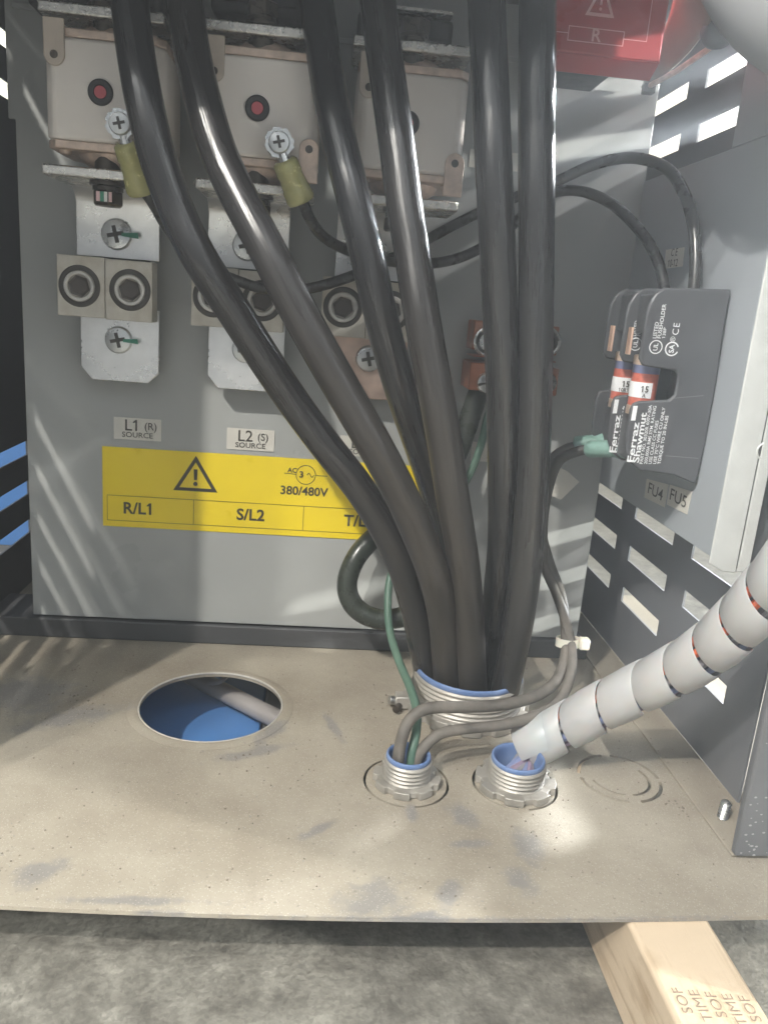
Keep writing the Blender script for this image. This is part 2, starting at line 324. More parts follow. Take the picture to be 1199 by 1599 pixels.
def text(s, size, origin, xd, yd, material, parent, name='lettering', bold=0., ax='LEFT', spacing=1., lift=.0004, xs=1., fit=None):
    """flat lettering as a mesh: xd reading direction, yd up direction of the letters"""
    cu = bpy.data.curves.new('t', 'FONT'); cu.body = s; cu.size = size; cu.align_x = ax; cu.align_y = 'CENTER'; cu.offset = bold * size; cu.space_character = spacing; cu.resolution_u = 3; cu.space_line = .85
    o = bpy.data.objects.new('t', cu); C.objects.link(o); dg = bpy.context.evaluated_depsgraph_get(); dg.update()
    me = bpy.data.meshes.new_from_object(o.evaluated_get(dg)); bpy.data.objects.remove(o); bpy.data.curves.remove(cu)
    flags = []
    def extent(q):
        c2 = bpy.data.curves.new('t', 'FONT'); c2.body = q; c2.size = size; c2.offset = bold * size; c2.space_character = spacing; c2.align_y = 'CENTER'; c2.resolution_u = 3
        o2 = bpy.data.objects.new('t', c2); C.objects.link(o2); d2 = bpy.context.evaluated_depsgraph_get(); d2.update(); m2 = bpy.data.meshes.new_from_object(o2.evaluated_get(d2))
        xs_ = [v.co.x for v in m2.vertices]; ys_ = [v.co.y for v in m2.vertices]; bpy.data.objects.remove(o2); bpy.data.curves.remove(c2); bpy.data.meshes.remove(m2); return min(xs_), max(xs_), min(ys_), max(ys_)
    mx_ = max(v.co.x for v in me.vertices)
    if '1' in s:
        sh = mx_ - extent(s)[1]; st = extent('1'); sw_ = st[1] - st[0]; bm = bmesh.new(); bm.from_mesh(me)
        for i, ch in enumerate(s):
            if ch == '1':
                xr = extent(s[:i + 1])[1] + sh; t_ = st[3]; a_ = min(sw_, .12 * size)
                q = [(xr - a_ * .9, t_), (xr - a_ * .9, t_ - .16 * size), (xr - a_ - .15 * size, t_ - .22 * size), (xr - a_ - .15 * size, t_ - .14 * size)]
                bm.faces.new([bm.verts.new((x, y, .00001)) for x, y in q])
        bm.to_mesh(me); bm.free()
    if fit: xs = fit / (mx_ - min(v.co.x for v in me.vertices))
    xd = Vector(xd).normalized(); yd = Vector(yd).normalized(); nd = xd.cross(yd); L = rootloc(parent)
    for v in me.vertices: v.co = Vector(origin) + xd * v.co.x * xs + yd * v.co.y + nd * lift - L
    me.materials.clear(); me.materials.append(M[material]); me.name = name
    ob = bpy.data.objects.new(name, me); C.objects.link(ob); ob.parent = parent; return ob
def frame_strip(pts, w_, n_, closed=True):
    """flat line work of width w_ along pts, on a plane with normal n_"""
    mb = MB(); n_ = Vector(n_); P = [Vector(p) for p in pts]; k = len(P)
    for i in range(k if closed else k - 1):
        a, b = P[i], P[(i + 1) % k]; d = (b - a).normalized(); s_ = d.cross(n_).normalized() * w_ / 2; e = d * w_ / 2
        h = n_ * (.00002 * (i % 2))
        mb.add([a - e - s_ + h, b + e - s_ + h, b + e + s_ + h, a - e + s_ + h], [(0, 1, 2, 3)])
    return mb
X_, Y_, Z_ = Vector((1, 0, 0)), Vector((0, 1, 0)), Vector((0, 0, 1))
PY = .712          # front face of the back panel
XL, XR = -.305, .311
# ------------------------------------------------------------------ setting: floor plate with holes, knockouts
def circle(cx, cy, r, n=64): return [(cx + r * math.cos(2 * math.pi * i / n), cy + r * math.sin(2 * math.pi * i / n)) for i in range(n)]
def arc_slit(cx, cy, r, w_, a0, a1, n=28):
    a = [R(a0 + (a1 - a0) * i / n) for i in range(n + 1)]
    return [(cx + (r + w_ / 2) * math.cos(t), cy + (r + w_ / 2) * math.sin(t)) for t in a] + [(cx + (r - w_ / 2) * math.cos(t), cy + (r - w_ / 2) * math.sin(t)) for t in reversed(a)]
HC = (-.0735, .588); S1 = Vector((.0757, .490, 0)); S2 = Vector((.1542, .4905, 0)); BG = Vector((.1372, .603, 0)); KO = Vector((.2360, .5025, 0))
outline = [(-.40, .3665 + .0)]
fe = []
for i in range(25):
    x = -.40 + i * .035
    fe.append((x, .3695 - .0085 * max(0, 1 - ((x - .06) / .27) ** 2)))
outline = fe + [(.44, .90), (-.40, .90)]
loops = [outline, circle(*HC, .0565, 80)]
for c, r in ((S1, .0295), (S2, .0297)):
    loops += [arc_slit(c.x, c.y, r, .0018, -84, 82), arc_slit(c.x, c.y, r, .0018, 96, 262)]
loops += [arc_slit(KO.x, KO.y, .0295, .0027, -80, -8), arc_slit(KO.x, KO.y, .0295, .0027, 0, 84), arc_slit(KO.x, KO.y, .0295, .0027, 97, 172), arc_slit(KO.x, KO.y, .0295, .0027, 182, 263),
          arc_slit(KO.x, KO.y, .0215, .0022, -84, 30), arc_slit(KO.x, KO.y, .0215, .0018, 190, 262)]
bm = bmesh.new(); edges = []
for lp in loops:
    vs = [bm.verts.new((x, y, 0)) for x, y in lp]
    edges += [bm.edges.new((vs[i], vs[(i + 1) % len(vs)])) for i in range(len(vs))]
bmesh.ops.triangle_fill(bm, use_beauty=True, use_dissolve=False, edges=edges)
bmesh.ops.recalc_face_normals(bm, faces=bm.faces)
ret = bmesh.ops.extrude_face_region(bm, geom=bm.faces[:])
for g in ret['geom']:
    if isinstance(g, bmesh.types.BMVert): g.co.z = -.0026
bmesh.ops.recalc_face_normals(bm, faces=bm.faces)
me = bpy.data.meshes.new('cabinet_floor'); bm.to_mesh(me); bm.free(); me.materials.append(M['floor'])
fl = bpy.data.objects.new('cabinet_floor', me); C.objects.link(fl); fl['kind'] = 'structure'; ROOT[fl.name] = Vector()
# pressed rim round the big hole
part('hole_rim', MB().lathe((*HC, 0), Z_, [(.0566, -.0024), (.0562, .0006), (.0578, .0014), (.0612, .0012), (.0655, .0003), (.0655, .0001)], 80), 'floor', fl, ang=60)
part('rim_edge', MB().tube([(HC[0] + .0566 * math.cos(2 * math.pi * i / 96), HC[1] + .0566 * math.sin(2 * math.pi * i / 96), .0008) for i in range(97)], .0008, 8, False), 'steel_dusty', fl)
mb = MB().box((-1.8, -1.2, -.10), (2.8, 2.9, -.060)); struct('concrete_ground', mb, 'concrete')
# ------------------------------------------------------------------ side walls with slots
PITCH = .0428
def perforated(x, t, y0, y1, z0, z1, slots):
    ys = sorted({y0, y1} | {v for s in slots for v in s[:2]}); zs = sorted({z0, z1} | {v for s in slots for v in s[2:]})
    def hole(i, j):
        cy = (ys[i] + ys[i + 1]) / 2; cz = (zs[j] + zs[j + 1]) / 2
        return any(s[0] < cy < s[1] and s[2] < cz < s[3] for s in slots)
    ny, nz = len(ys), len(zs); mb = MB(); vs = [(x, y, z) for y in ys for z in zs] + [(x + t, y, z) for y in ys for z in zs]; o = ny * nz; fs = []
    I = lambda i, j: i * nz + j
    solid = lambda i, j: 0 <= i < ny - 1 and 0 <= j < nz - 1 and not hole(i, j)
    for i in range(ny - 1):
        for j in range(nz - 1):
            if not solid(i, j): continue
            q = (I(i, j), I(i + 1, j), I(i + 1, j + 1), I(i, j + 1)); fs += [q, tuple(o + k for k in reversed(q))]
            for (di, dj, a, b) in ((-1, 0, 0, 3), (1, 0, 1, 2), (0, -1, 0, 1), (0, 1, 3, 2)):
                if not solid(i + di, j + dj): fs.append((q[a], q[b], o + q[b], o + q[a]))
    return mb.add(vs, fs)
cols = [(.514, .602), (.638, .726), (.762, .850)]
low = [.0643 + PITCH * k for k in range(3)]; high = [.489 + PITCH * k for k in range(6)]
sl = [(a, b, z - .0075, z + .0075) for a, b in cols for z in low] + [(a, b, z - .0075, z + .0075) for a, b in cols for z in high]
struct('wall_right', perforated(XR, .0018, .4720, .905, .0022, .80, sl), 'right_panel')
sl = [(a, b, z - .0075, z + .0075) for a, b in cols[2:] for z in low] + [(a, b, z - .0075, z + .0075) for a, b in cols[2:] for z in high] + \
     [(a, b, z - .0075, z + .0075) for a, b in ((.638, .726), (.514, .602)) for z in [.0643 + PITCH * k for k in range(0, 7)] + high[2:4]]
struct('wall_left', perforated(XL - .0018, .0018, .361, .905, .0002, .80, sl), 'dark_panel')
struct('wall_right_foot', MB().prism([(.2785, .4165, .0002), (.322, .4165, .0002), (.322, .487, .0002), (.311, .487, .0002), (.311, .905, .0002), (.2785, .905, .0002)], (0, 0, .0020)), 'floor', .0005)
struct('corner_post', MB().prism([(.2790, .4140, .0024), (.2790, .4190, .0024), (.3215, .4845, .0024), (.37, .4845, .0024), (.37, .4140, .0024)], (0, 0, .80)), 'right_panel', .0015)
struct('right_lamp_blocker', MB().box((.350, .262, .0), (.362, .4130, .80)), 'dark_panel', .001)  # unseen blocker, added to keep the low right lamp off the floor plate
struct('rear_channel', MB().box((-.298, .7055, .0003), (.2765, .7105, .019)).box((-.298, .7105, .0003), (.2765, .77, .0170)), 'dark_panel', .0012)
# back panel with a notch on the left edge
zn = onY(28, 186, PY).z
bp_ = [(-.2556, PY, .0196), (.2660, PY, .0196), (.2660, PY, .80), (-.2610, PY, .80), (-.2610, PY, zn), (-.2556, PY, zn)]
struct('back_panel', MB().prism(bp_, (0, .002, 0)), 'panel', .0006)
sz = onY(850, 104, PY).z
struct('panel_seam', MB().box((-.255, PY - .0025, sz), (.262, PY - .0002, sz + .0045)), 'panel', .0008)
struct('shade_shelf', MB().box((-.30, .400, .565), (.262, .709, .580)), 'dark_panel')  # added out of view, sized to shade the upper panel and fuses
struct('rear_wall', MB().box((-.3045, .900, .0003), (.3105, .903, .80)), 'dark_panel')
# things outside the cabinet seen through the slots
single('outer_wall', MB().box((-1.7, 2.6, -.0595), (2.7, 2.65, 1.9)), 'cream_wall', 'cream painted wall seen through the slots on both sides', 'wall')
spot('wall_fill_light', (1.3, 1.25, 1.9), (1.25, 2.5, .35), 70, 95, (1, .93, .78))  # added out of view to brighten the wall behind the right slots
spot('wall_fill_light', (-1.1, 1.4, 1.9), (-1.0, 2.5, .5), 300, 80, (.92, .96, 1))  # likewise added, for the wall behind the left slots
bl = thing('blue_machine_guard', 'blue painted sheet guard seen through the left slots', 'guard', (-.60, 1.15, -.06))
part('sheet', MB().box((-1.3, 1.15, -.0595), (-.33, 1.16, .43)), 'blue_paint', bl)
part('post', MB().box((-.405, 1.125, -.0595), (-.375, 1.149, .95)), 'blue_paint', bl)
single('blue_steel_plate', MB().box((-.33, .50, -.0595), (-.037, 1.10, -.052)), 'blue_paint', 'blue steel plate under the cabinet seen through the large round hole', 'plate', bev=.002)
single('steel_channel', MB().box((-.0350, .50, -.0595), (.06, 1.10, -.044)), 'dark_panel', 'dark steel channel beside the blue plate under the round hole', 'channel', bev=.002)
single('grey_pipe', MB().tube([(-.20, .80, -.0415), (-.02, .63, -.0350), (.06, .56, -.0330)], .0085, 16), 'pipe', 'grey pipe lying under the cabinet below the round hole', 'pipe')
wh = [(-.088, .685, -.030), (-.078, .680, -.026), (-.070, .690, -.022), (-.062, .705, -.020), (-.054, .715, -.024), (-.050, .718, -.034)]
single('wire_hook', MB().tube(smooth(spline(wh, 6), 2), .0022, 10), 'pipe', 'thin curved wire hooked over the grey pipe below the round hole', 'wire')
struct('cabinet_roof', MB().box((-.303, .40, .802), (.31, .903, .81)), 'dark_panel')
# ------------------------------------------------------------------ timber
wd = thing('timber_bearer', 'pale pine timber bearer with stamped letters under the cabinet front', 'timber', (.215, .2, -.0599))
part('beam', MB().box((.1905, -.3, -.0598), (.2395, .88, -.0030)), 'wood', wd, .0025)
for i in range(5):
    text(('SOF', 'TIME')[i % 2], .0078, (.1990 + i * .0083, .3190 - .0012 * i, -.0030), Y_, -X_, 'stamp', wd, bold=0., ax='RIGHT', xs=1.15)
# ------------------------------------------------------------------ conduit fittings
def fitting(name, label, c, r, top, nut, nn, thr, group, lobes=8):
    t = thing(name, label, 'conduit fitting', c, group)
    prof = [(r - .0045, -.03), (r - .0045, top - .006)]
    g = thr / .0030; h = top - .0034 * g
    prof = [(r - .0016 * g, .0), (r - .0016 * g, h), (r - .0010 * g, h + .0002), (r - .0004, h - .0002), (r + .0003, h - .0010)]
    z = h - .0008; step = thr
    while z > .005:
        prof += [(r + .0006, z - step * .25), (r + .0007, z - step * .42), (r - .0011, z - step * .85), (r - .0011, z - step)]; z -= step
    prof += [(r, .003), (r, .0)]
    part('threaded_sleeve', MB().lathe(c, Z_, prof, 72), 'fitting', t, ang=70)
    part('throat', MB().lathe(c, Z_, [(r - .0011 * g, h - .0006), (r - .0005 * g, h + .0003), (r - .0007 * g, top - .0008), (r - .0012 * g, top - .0001), (r - .0019 * g, top), (r - .0026 * g, top - .0008), (r - .0030 * g, top - .004), (r - .0030 * g, -.02)], 72), 'throat', t, ang=60)
    # castellated locknut
    n = 160; vs = []; fs = []
    rings = [(r + .0004, .0028 + nn), ('o', .0028 + nn * .9), ('o', .0003), (r + .0004, .0003)]
    for i in range(n):
        a = 2 * math.pi * i / n; ph = (i / n * lobes) % 1
        ro = nut if ph < .62 else nut - .0032
        k = 0 if ph < .62 else 1
        for rr_, z_ in rings:
            q = ro if rr_ == 'o' else rr_
            zz = z_ + (.0009 if (k == 0 and rr_ == 'o' and z_ > .001) else 0)
            vs.append(Vector(c) + Vector((q * math.cos(a + .3), q * math.sin(a + .3), zz)))
    for i in range(n):
        j = (i + 1) % n
        for q in range(4): fs.append((i * 4 + q, j * 4 + q, j * 4 + (q + 1) % 4, i * 4 + (q + 1) % 4))
    part('locknut', MB().add(vs, fs), 'fitting', t, .0004, ang=30)
    return t
G = 'zinc conduit fittings through the cabinet floor'
fitting('conduit_fitting', 'small threaded fitting at the left holding two dusty wires and a green wire', S1, .0163, .0225, .0238, .0022, .0030, G, 8)
fitting('conduit_fitting', 'small threaded fitting under the end of the pale spiral wrap', S2, .0196, .0225, .0286, .0024, .0030, G, 8)
big = fitting('conduit_fitting', 'largest threaded fitting with six thick black cables inside', BG, .0457, .0365, .0530, .006, .0038, G, 12)
pa = BG + Vector((-.054, -.006, 0))
part('bonding_lug', MB().box(pa + Vector((-.007, -.006, .001)), pa + Vector((.006, .006, .012))), 'fitting', big, .0012)
part('set_screw', MB().disk(pa + Vector((-.0065, -.001, .0065)), (-1, -.3, .2), .0036, .006, 20), 'steel', big)
part('set_screw', MB().disk(pa + Vector((-.004, -.0055, .004)), (-.4, -1, .1), .003, .009, 20), 'bolt', big)
# ------------------------------------------------------------------ thick cables
CR = .0116
def dcable(w_): return 2 * CR * F_PX / w_ / F_PX * 1.0
cab = {
 'A': [(203,-90,.485),(203,0,.485),(212,80,.485),(226,160,.485),(245,240,.49),(273,320,.50),(310,400,.505),(362,480,.52),(413,560,.535),(460,630,.55),(512,700,.562),(560,760,.575),(598,820,.59),(627,880,.605),(645,940,.63),(658,1000,.65),(670,1060,.675),(677,1110,.71)],
 'B': [(285,-90,.50),(289,0,.495),(300,80,.495),(318,160,.49),(342,240,.488),(375,310,.485),(418,390,.482),(458,470,.485),(505,555,.49),(545,625,.50),(588,700,.51),(628,775,.53),(656,840,.55),(680,905,.575),(692,965,.612),(697,1030,.638),(700,1080,.665),(706,1130,.70)],
 'G': [(486,-90,.53),(494,0,.53),(505,80,.525),(518,160,.52),(535,240,.52),(555,320,.52),(574,400,.525),(592,480,.535),(612,560,.55),(633,630,.565),(657,700,.59),(683,780,.62),(706,860,.645),(726,940,.66),(738,1000,.672),(744,1060,.69),(746,1110,.72)],
 'C': [(582,-90,.50),(590,0,.50),(600,80,.50),(611,160,.50),(622,240,.50),(632,320,.50),(645,400,.50),(657,480,.50),(671,560,.505),(684,630,.512),(696,700,.525),(706,770,.54),(718,840,.56),(727,900,.58),(733,970,.610),(737,1040,.635),(740,1090,.662),(742,1130,.70)],
 'E': [(758,-90,.485),(760,0,.485),(763,80,.485),(767,160,.487),(771,260,.49),(776,360,.50),(780,460,.515),(784,560,.53),(786,650,.55),(787,730,.565),(787,800,.585),(785,860,.60),(779,920,.615),(772,980,.64),(767,1040,.668),(763,1090,.70)],
 'F': [(842,-90,.49),(840,0,.49),(839,100,.49),(838,200,.495),(838,300,.50),(838,400,.51),(837,500,.52),(836,600,.535),(834,700,.55),(830,780,.562),(824,860,.575),(816,930,.59),(805,1000,.615),(793,1060,.64),(782,1110,.67)],
}
lab = {'A': 'thick black cable curving in from the upper left, leftmost of the six', 'B': 'thick black dusty cable second from the left, crossing over the L2 lug',
       'G': 'thick black cable third from the left, passing behind its right neighbour', 'C': 'thick black cable fourth from the left, centre of the bundle at the fitting',
       'E': 'thick black cable fifth from the left, pinched behind the rightmost cable', 'F': 'rightmost thick black cable, straight and bright along its right edge'}
M['cable_dusty'] = mat('dusty_black_cable_jacket', (.010, .010, .011), .22, 0, .35, 90, .35, 420, dust=.50, dcol=(.125, .107, .086), dscale=60, spec=.5, attr=True, stretch=(1, 1, .07), rvar=.15, zd=(.36, .12))
for k, p in cab.items():
    pts = smooth(spline([dep(*q) for q in p], 8), 6)
    single('power_cable', MB().tube(pts, CR, 28), 'cable_dusty' if k in 'BC' else 'cable', lab[k], 'cable', group='six thick black power cables')
# ------------------------------------------------------------------ small wires
def wire(name, P, r, material, label, cat='wire', n=12, group=None):
    return single(name, MB().tube(smooth(spline(P, 10), 3), r, n), material, label, cat, group=group)
wire('lead_wire', [onY(222, 292, .615), onY(240, 318, .625), onY(268, 365, .65), onY(310, 410, .66), onY(370, 438, .655), onY(420, 452, .648), onY(480, 451, .645), onY(545, 433, .648), onY(600, 408, .655), onY(640, 392, .66), onY(675, 370, .665), onY(740, 336, .665), onY(805, 308, .66), onY(870, 283, .65), onY(925, 258, .64), onY(985, 246, .62), onY(1040, 262, .60), onY(1070, 305, .585), onY(1084, 360, .57), onY(1086, 420, .56), onY(1080, 480, .555)], .0042, 'wire', 'black lead from the left yellow ring terminal arching over to the fuse block', group='black leads from the ring terminals')
wire('lead_wire', [onY(472, 312, .600), onY(486, 345, .61), onY(512, 375, .63), onY(560, 397, .65), onY(610, 408, .655), onY(670, 412, .655), onY(730, 398, .66), onY(790, 362, .668), onY(830, 322, .668), onY(868, 300, .66), onY(910, 299, .65), onY(955, 318, .64), onY(995, 355, .625), onY(1022, 395, .61), onY(1036, 440, .60), onY(1040, 490, .595)], .0042, 'wire', 'black lead from the right yellow ring terminal dipping past thick cables', group='black leads from the ring terminals')
wire('dusty_wire', [onY(905, 697, .60), onY(885, 702, .60), onY(860, 722, .60), onY(845, 770, .605), onY(845, 830, .605), onY(860, 885, .60), onY(876, 930, .59), onY(884, 985, .575), onY(882, 1030, .56), onY(866, 1068, .545), onY(832, 1090, .53), onY(780, 1102, .515), onY(720, 1105, .505), onY(668, 1107, .50), onY(641, 1124, .495), onY(629, 1150, .490), onY(623, 1180, .488), onY(618, 1230, .49)], .0043, 'dusty_wire', 'dusty wire looping from the tie over the big fitting, upper of the two', group='dusty wires into the small fitting')
wire('dusty_wire', [onY(925, 701, .585), onY(900, 706, .59), onY(872, 722, .595), onY(856, 765, .60), onY(848, 820, .60), onY(850, 880, .60), onY(868, 925, .59), onY(882, 965, .578), onY(892, 1010, .565), onY(892, 1050, .55), onY(876, 1092, .535), onY(842, 1116, .52), onY(790, 1132, .51), onY(735, 1138, .505), onY(692, 1145, .50), onY(668, 1162, .495), onY(652, 1185, .492), onY(640, 1230, .49)], .0040, 'dusty_wire', 'dusty wire looping from the tie in front of the big fitting, lower of the two', group='dusty wires into the small fitting')
# cable tie round both
ct = thing('cable_tie', 'cream nylon cable tie holding the two dusty wires together', 'cable tie', onY(888, 1003, .57))
c0 = onY(887, 1003, .570)
ring = []
for i in range(28):
    a = 2 * math.pi * i / 28; ring.append((.0098 * math.cos(a), .0062 * math.sin(a)))
mb = MB(); vs = []
for (x, y) in ring:
    for (s_, z) in ((1, -.0035), (1, .0035), (.88, .0035), (.88, -.0035)): vs.append(c0 + Vector((x * s_, y * s_, z)))
mb.add(vs, [(i * 4 + q, ((i + 1) % 28) * 4 + q, ((i + 1) % 28) * 4 + (q + 1) % 4, i * 4 + (q + 1) % 4) for i in range(28) for q in range(4)])
part('band', mb, 'tie', ct, ang=50)
part('head', MB().box(c0 + Vector((.0085, -.006, -.0046)), c0 + Vector((.0165, .002, .0046))), 'tie', ct, .0014)
# thin green wire, thick dark green cable
wire('green_wire', [onY(775, 620, .69), onY(762, 650, .685), onY(750, 700, .68), onY(728, 752, .675), onY(690, 800, .672), onY(640, 850, .665), onY(612, 895, .655), onY(606, 945, .64), onY(610, 990, .62), onY(624, 1035, .59), onY(641, 1075, .555), onY(651, 1110, .525), onY(650, 1145, .502), onY(643, 1180, .492), onY(640, 1230, .49)], .0034, 'green', 'thin green wire running down into the left small fitting')
wire('ground_cable', [onY(748, 610, .69), onY(738, 640, .688), onY(718, 700, .685), onY(690, 755, .685), onY(640, 800, .685), onY(590, 835, .68), onY(556, 872, .67), onY(542, 915, .665), onY(556, 950, .66), onY(594, 968, .655), onY(640, 962, .655), onY(690, 955, .66), onY(728, 985, .655), onY(745, 1050, .65), onY(752, 1120, .648)], .0092, 'dark_green', 'thick dark green ground cable looping behind the black cables', 'cable', 20)
# ------------------------------------------------------------------ spiral wrap
sp = [(762,1194,.592),(803,1175,.590),(843,1157,.585),(882,1136,.578),(940,1104,.562),(1000,1075,.545),(1060,1045,.522),(1115,1008,.497),(1162,965,.472),(1208,915,.447),(1255,855,.425),(1300,785,.40),(1340,690,.385),(1370,580,.375)]
wp = smooth(spline([dep(*q) for q in sp], 30), 12)[24:]
def frames(P):
    T = [(P[min(i + 1, len(P) - 1)] - P[max(i - 1, 0)]).normalized() for i in range(len(P))]
    u = T[0].orthogonal().normalized(); Fm = []
    for i in range(len(P)):
        u = (u - T[i] * u.dot(T[i])).normalized(); Fm.append((P[i], u.copy(), T[i].cross(u), T[i]))
    return Fm
FR = frames(wp); SL = [0]
for i in range(1, len(wp)): SL.append(SL[-1] + (wp[i] - wp[i - 1]).length)
def at_s(s):
    s = max(0, min(SL[-1] - 1e-6, s)); lo = 0; hi = len(SL) - 1
    while hi - lo > 1:
        md = (lo + hi) // 2
        if SL[md] <= s: lo = md
        else: hi = md
    t = (s - SL[lo]) / (SL[hi] - SL[lo]); a, b = FR[lo], FR[hi]
    return [a[k].lerp(b[k], t) for k in range(4)]
pitch = .0325; wid = .0300; Rr = .0158; mb = MB(); vs = []; fs = []; NS = 34
s_beg = .0250; nt_ = int((SL[-1] - s_beg - .02) / pitch * NS + NS * .8)
for i in range(nt_):
    th = -2 * math.pi * i / NS + 2.2; sc_ = s_beg + max(0, i - NS * .8) / NS * pitch
    wob = .0012 * math.sin(i * .021) + .0008 * math.sin(i * .13)
    for (uu, rr_) in ((-.5, Rr), (-.46, Rr + .0009), (0, Rr + .0013), (.46, Rr + .0009), (.5, Rr), (.46, Rr - .0006), (0, Rr - .0003), (-.46, Rr - .0006)):
        wv = wid + .0026 * math.cos(th - 1.2 + .004 * i)
        P_, u_, v_, T_ = at_s(sc_ + uu * wv + wob)
        vs.append(P_ + (u_ * math.cos(th) + v_ * math.sin(th)) * (rr_ + wob * .2 + uu * .0005))
for i in range(nt_ - 1):
    for q in range(8): fs.append((i * 8 + q, i * 8 + (q + 1) % 8, (i + 1) * 8 + (q + 1) % 8, (i + 1) * 8 + q))
fs += [tuple(range(8)), tuple((nt_ - 1) * 8 + q for q in range(8))]
sw = single('spiral_wrap', mb.add(vs, fs), 'wrap', 'pale grey spiral wrap around a wire bundle rising to the right', 'cable wrap', ang=50)
wcol = ['orange', 'orange', 'grey_wire', 'blue_wire', 'purple_wire', 'grey_wire', 'blue_wire', 'purple_wire', 'grey_wire']
wn = {'orange': 'orange', 'blue_wire': 'dull blue', 'purple_wire': 'dull purple', 'grey_wire': 'grey'}
for k in range(9):
    if k == 0: a0, rad = 0, 0
    P = []
    a = 2 * math.pi * k / 9; base_in = S2 + Vector((.011 * math.cos(a + .5), .009 * math.sin(a + .5), -.02))
    P += [base_in, base_in + Vector((0, 0, .022))]
    for s_, q_ in ((.020, .0065), (.034, .0085)):
        p_, u_, v_, T_ = at_s(s_); aa = a + s_ * 5
        P.append(p_ + (u_ * math.cos(aa) + v_ * math.sin(aa)) * q_)
    s_ = .052
    while s_ < SL[-1] - .01:
        p_, u_, v_, T_ = at_s(s_); aa = a + s_ * 5
        P.append(p_ + (u_ * math.cos(aa) + v_ * math.sin(aa)) * .0112); s_ += .02
    wire('bundle_wire', P, .0028, wcol[k], 'thin %s wire in the bundle inside the spiral wrap' % wn[wcol[k]], group='thin %s wires inside the spiral wrap' % wn[wcol[k]], n=8)
# ------------------------------------------------------------------ square-body fuses
def phillips(c, nrm, r, parent, material='steel', name='screw', mark=False, flat=False):
    nrm = Vector(nrm).normalized(); o = part(name, MB().lathe(c, nrm, [(r, 0), (r, r * .18), (r * .9, r * .36), (r * .45, r * .46), (r * .3, r * .47), (1e-5, r * .47)], 36), material, parent, ang=30)
    u = Vector((1, 0, .25)).normalized(); u = (u - nrm * u.dot(nrm)).normalized(); v = nrm.cross(u); top = Vector(c) + nrm * (r * .48); mb = MB()
    for a_, b_ in (((u, v)), ((v, u))) if not flat else ((u, v),):
        L_, w_ = (r * .55, r * .13) if not flat else (r * .9, r * .12); k = nrm * (.00003 if a_ is v else 0)
        mb.prism([top + a_ * L_ + b_ * w_ + k, top - a_ * L_ + b_ * w_ + k, top - a_ * L_ - b_ * w_ + k, top + a_ * L_ - b_ * w_ + k], nrm * .0001)
    part('recess', mb, 'lug_dark', o)
    if mark: part('paint_mark', MB().prism([top + Vector((r * .4, 0, -r * .1)), top + Vector((r * 1.5, 0, -r * .18)), top + Vector((r * 1.45, 0, r * .18)), top + Vector((r * .4, 0, r * .12))], nrm * .0002), 'screw_green', o)
    return o
FY = .600
def square_fuse(i, label):
    dx = .1045 * i; x0, x1 = -.1965 + dx, -.1165 + dx - (.002 if i == 2 else 0); z0, z1 = .4165, .4795; xc = (x0 + x1) / 2
    t = thing('square_fuse', label, 'fuse', (xc, FY + .03, z0 - .02), 'white ceramic square fuses')
    ch = .006
    fp = [(x0 + ch, FY, z0), (x1 - ch, FY, z0), (x1, FY + ch, z0), (x1, FY + .066 - ch, z0), (x1 - ch, FY + .066, z0), (x0 + ch, FY + .066, z0), (x0, FY + .066 - ch, z0), (x0, FY + ch, z0)]
    part('ceramic_body', MB().prism(fp, (0, 0, z1 - z0)), 'ceramic', t, .0022)
    for zz, s_ in ((z0, -1), (z1, 1)):
        part('end_plate', MB().prism([(p[0] * .99 + xc * .01, p[1] + .001, zz + s_ * .0002) for p in fp], (0, 0, s_ * .0055)), 'brass', t, .0008)
        part('contact_neck', MB().lathe((xc, FY + .033, zz + s_ * .0058), (0, 0, s_), [(1e-5, 0), (.026, 0), (.024, .004), (.017, .0085), (1e-5, .0085)], 40), 'brass', t)
        for q in (-1, 1): part('rivet', MB().lathe((xc + q * .030, FY + .012, zz + s_ * .0057), (0, 0, s_), [(.0045, 0), (.004, .002), (.002, .003), (1e-5, .0032)], 20), 'brass', t, ang=60)
    # mounting tabs
    def tab(cx, cz, up):
        w_ = .0068; pts = []
        for k in range(13):
            a = math.pi * k / 12 * (1 if up else 1)
            pts.append((cx + w_ * math.cos(a + (0 if up else math.pi)), FY - .0022, cz + w_ * math.sin(a + (0 if up else math.pi))))
        e = -.022 if up else .022
        pts += [(cx - w_ * (1 if up else -1), FY - .0022, cz + e), (cx + w_ * (1 if up else -1), FY - .0022, cz + e)]
        tb = part('mounting_tab', MB().prism(pts, (0, .0018, 0)), 'brass' if up else 'tan_tab', t, .0005)
        part('tab_hole', MB().disk((cx, FY - .0023, cz), (0, -1, 0), .0026, .0002, 20), 'bolt', tb)
    tab(x0 + .008, z1 - .012, False)
    tab(x1 - .006, z0 + .008, True)
    part('indicator_ring', MB().lathe((xc - .0025, FY - .0003, .4475), (0, -1, 0), [(.0083, 0), (.0083, .0012), (.0072, .002), (.0048, .0016), (.0044, .0004), (1e-5, .0004)], 40), 'black', t)
    part('indicator_button', MB().disk((xc - .0025, FY - .0007, .4475), (0, -1, 0), .0040, .0012, 28), 'red_dot', t)
    return t
M['tan_tab'] = mat('dusty_mounting_tab', (.50, .43, .36), .5, .2, .15, 60)
square_fuse(0, 'left white ceramic fuse with red indicator, half behind the leftmost cable')
square_fuse(1, 'middle white ceramic fuse with a clear red indicator between cables')
square_fuse(2, 'right white ceramic fuse split by the fourth cable')
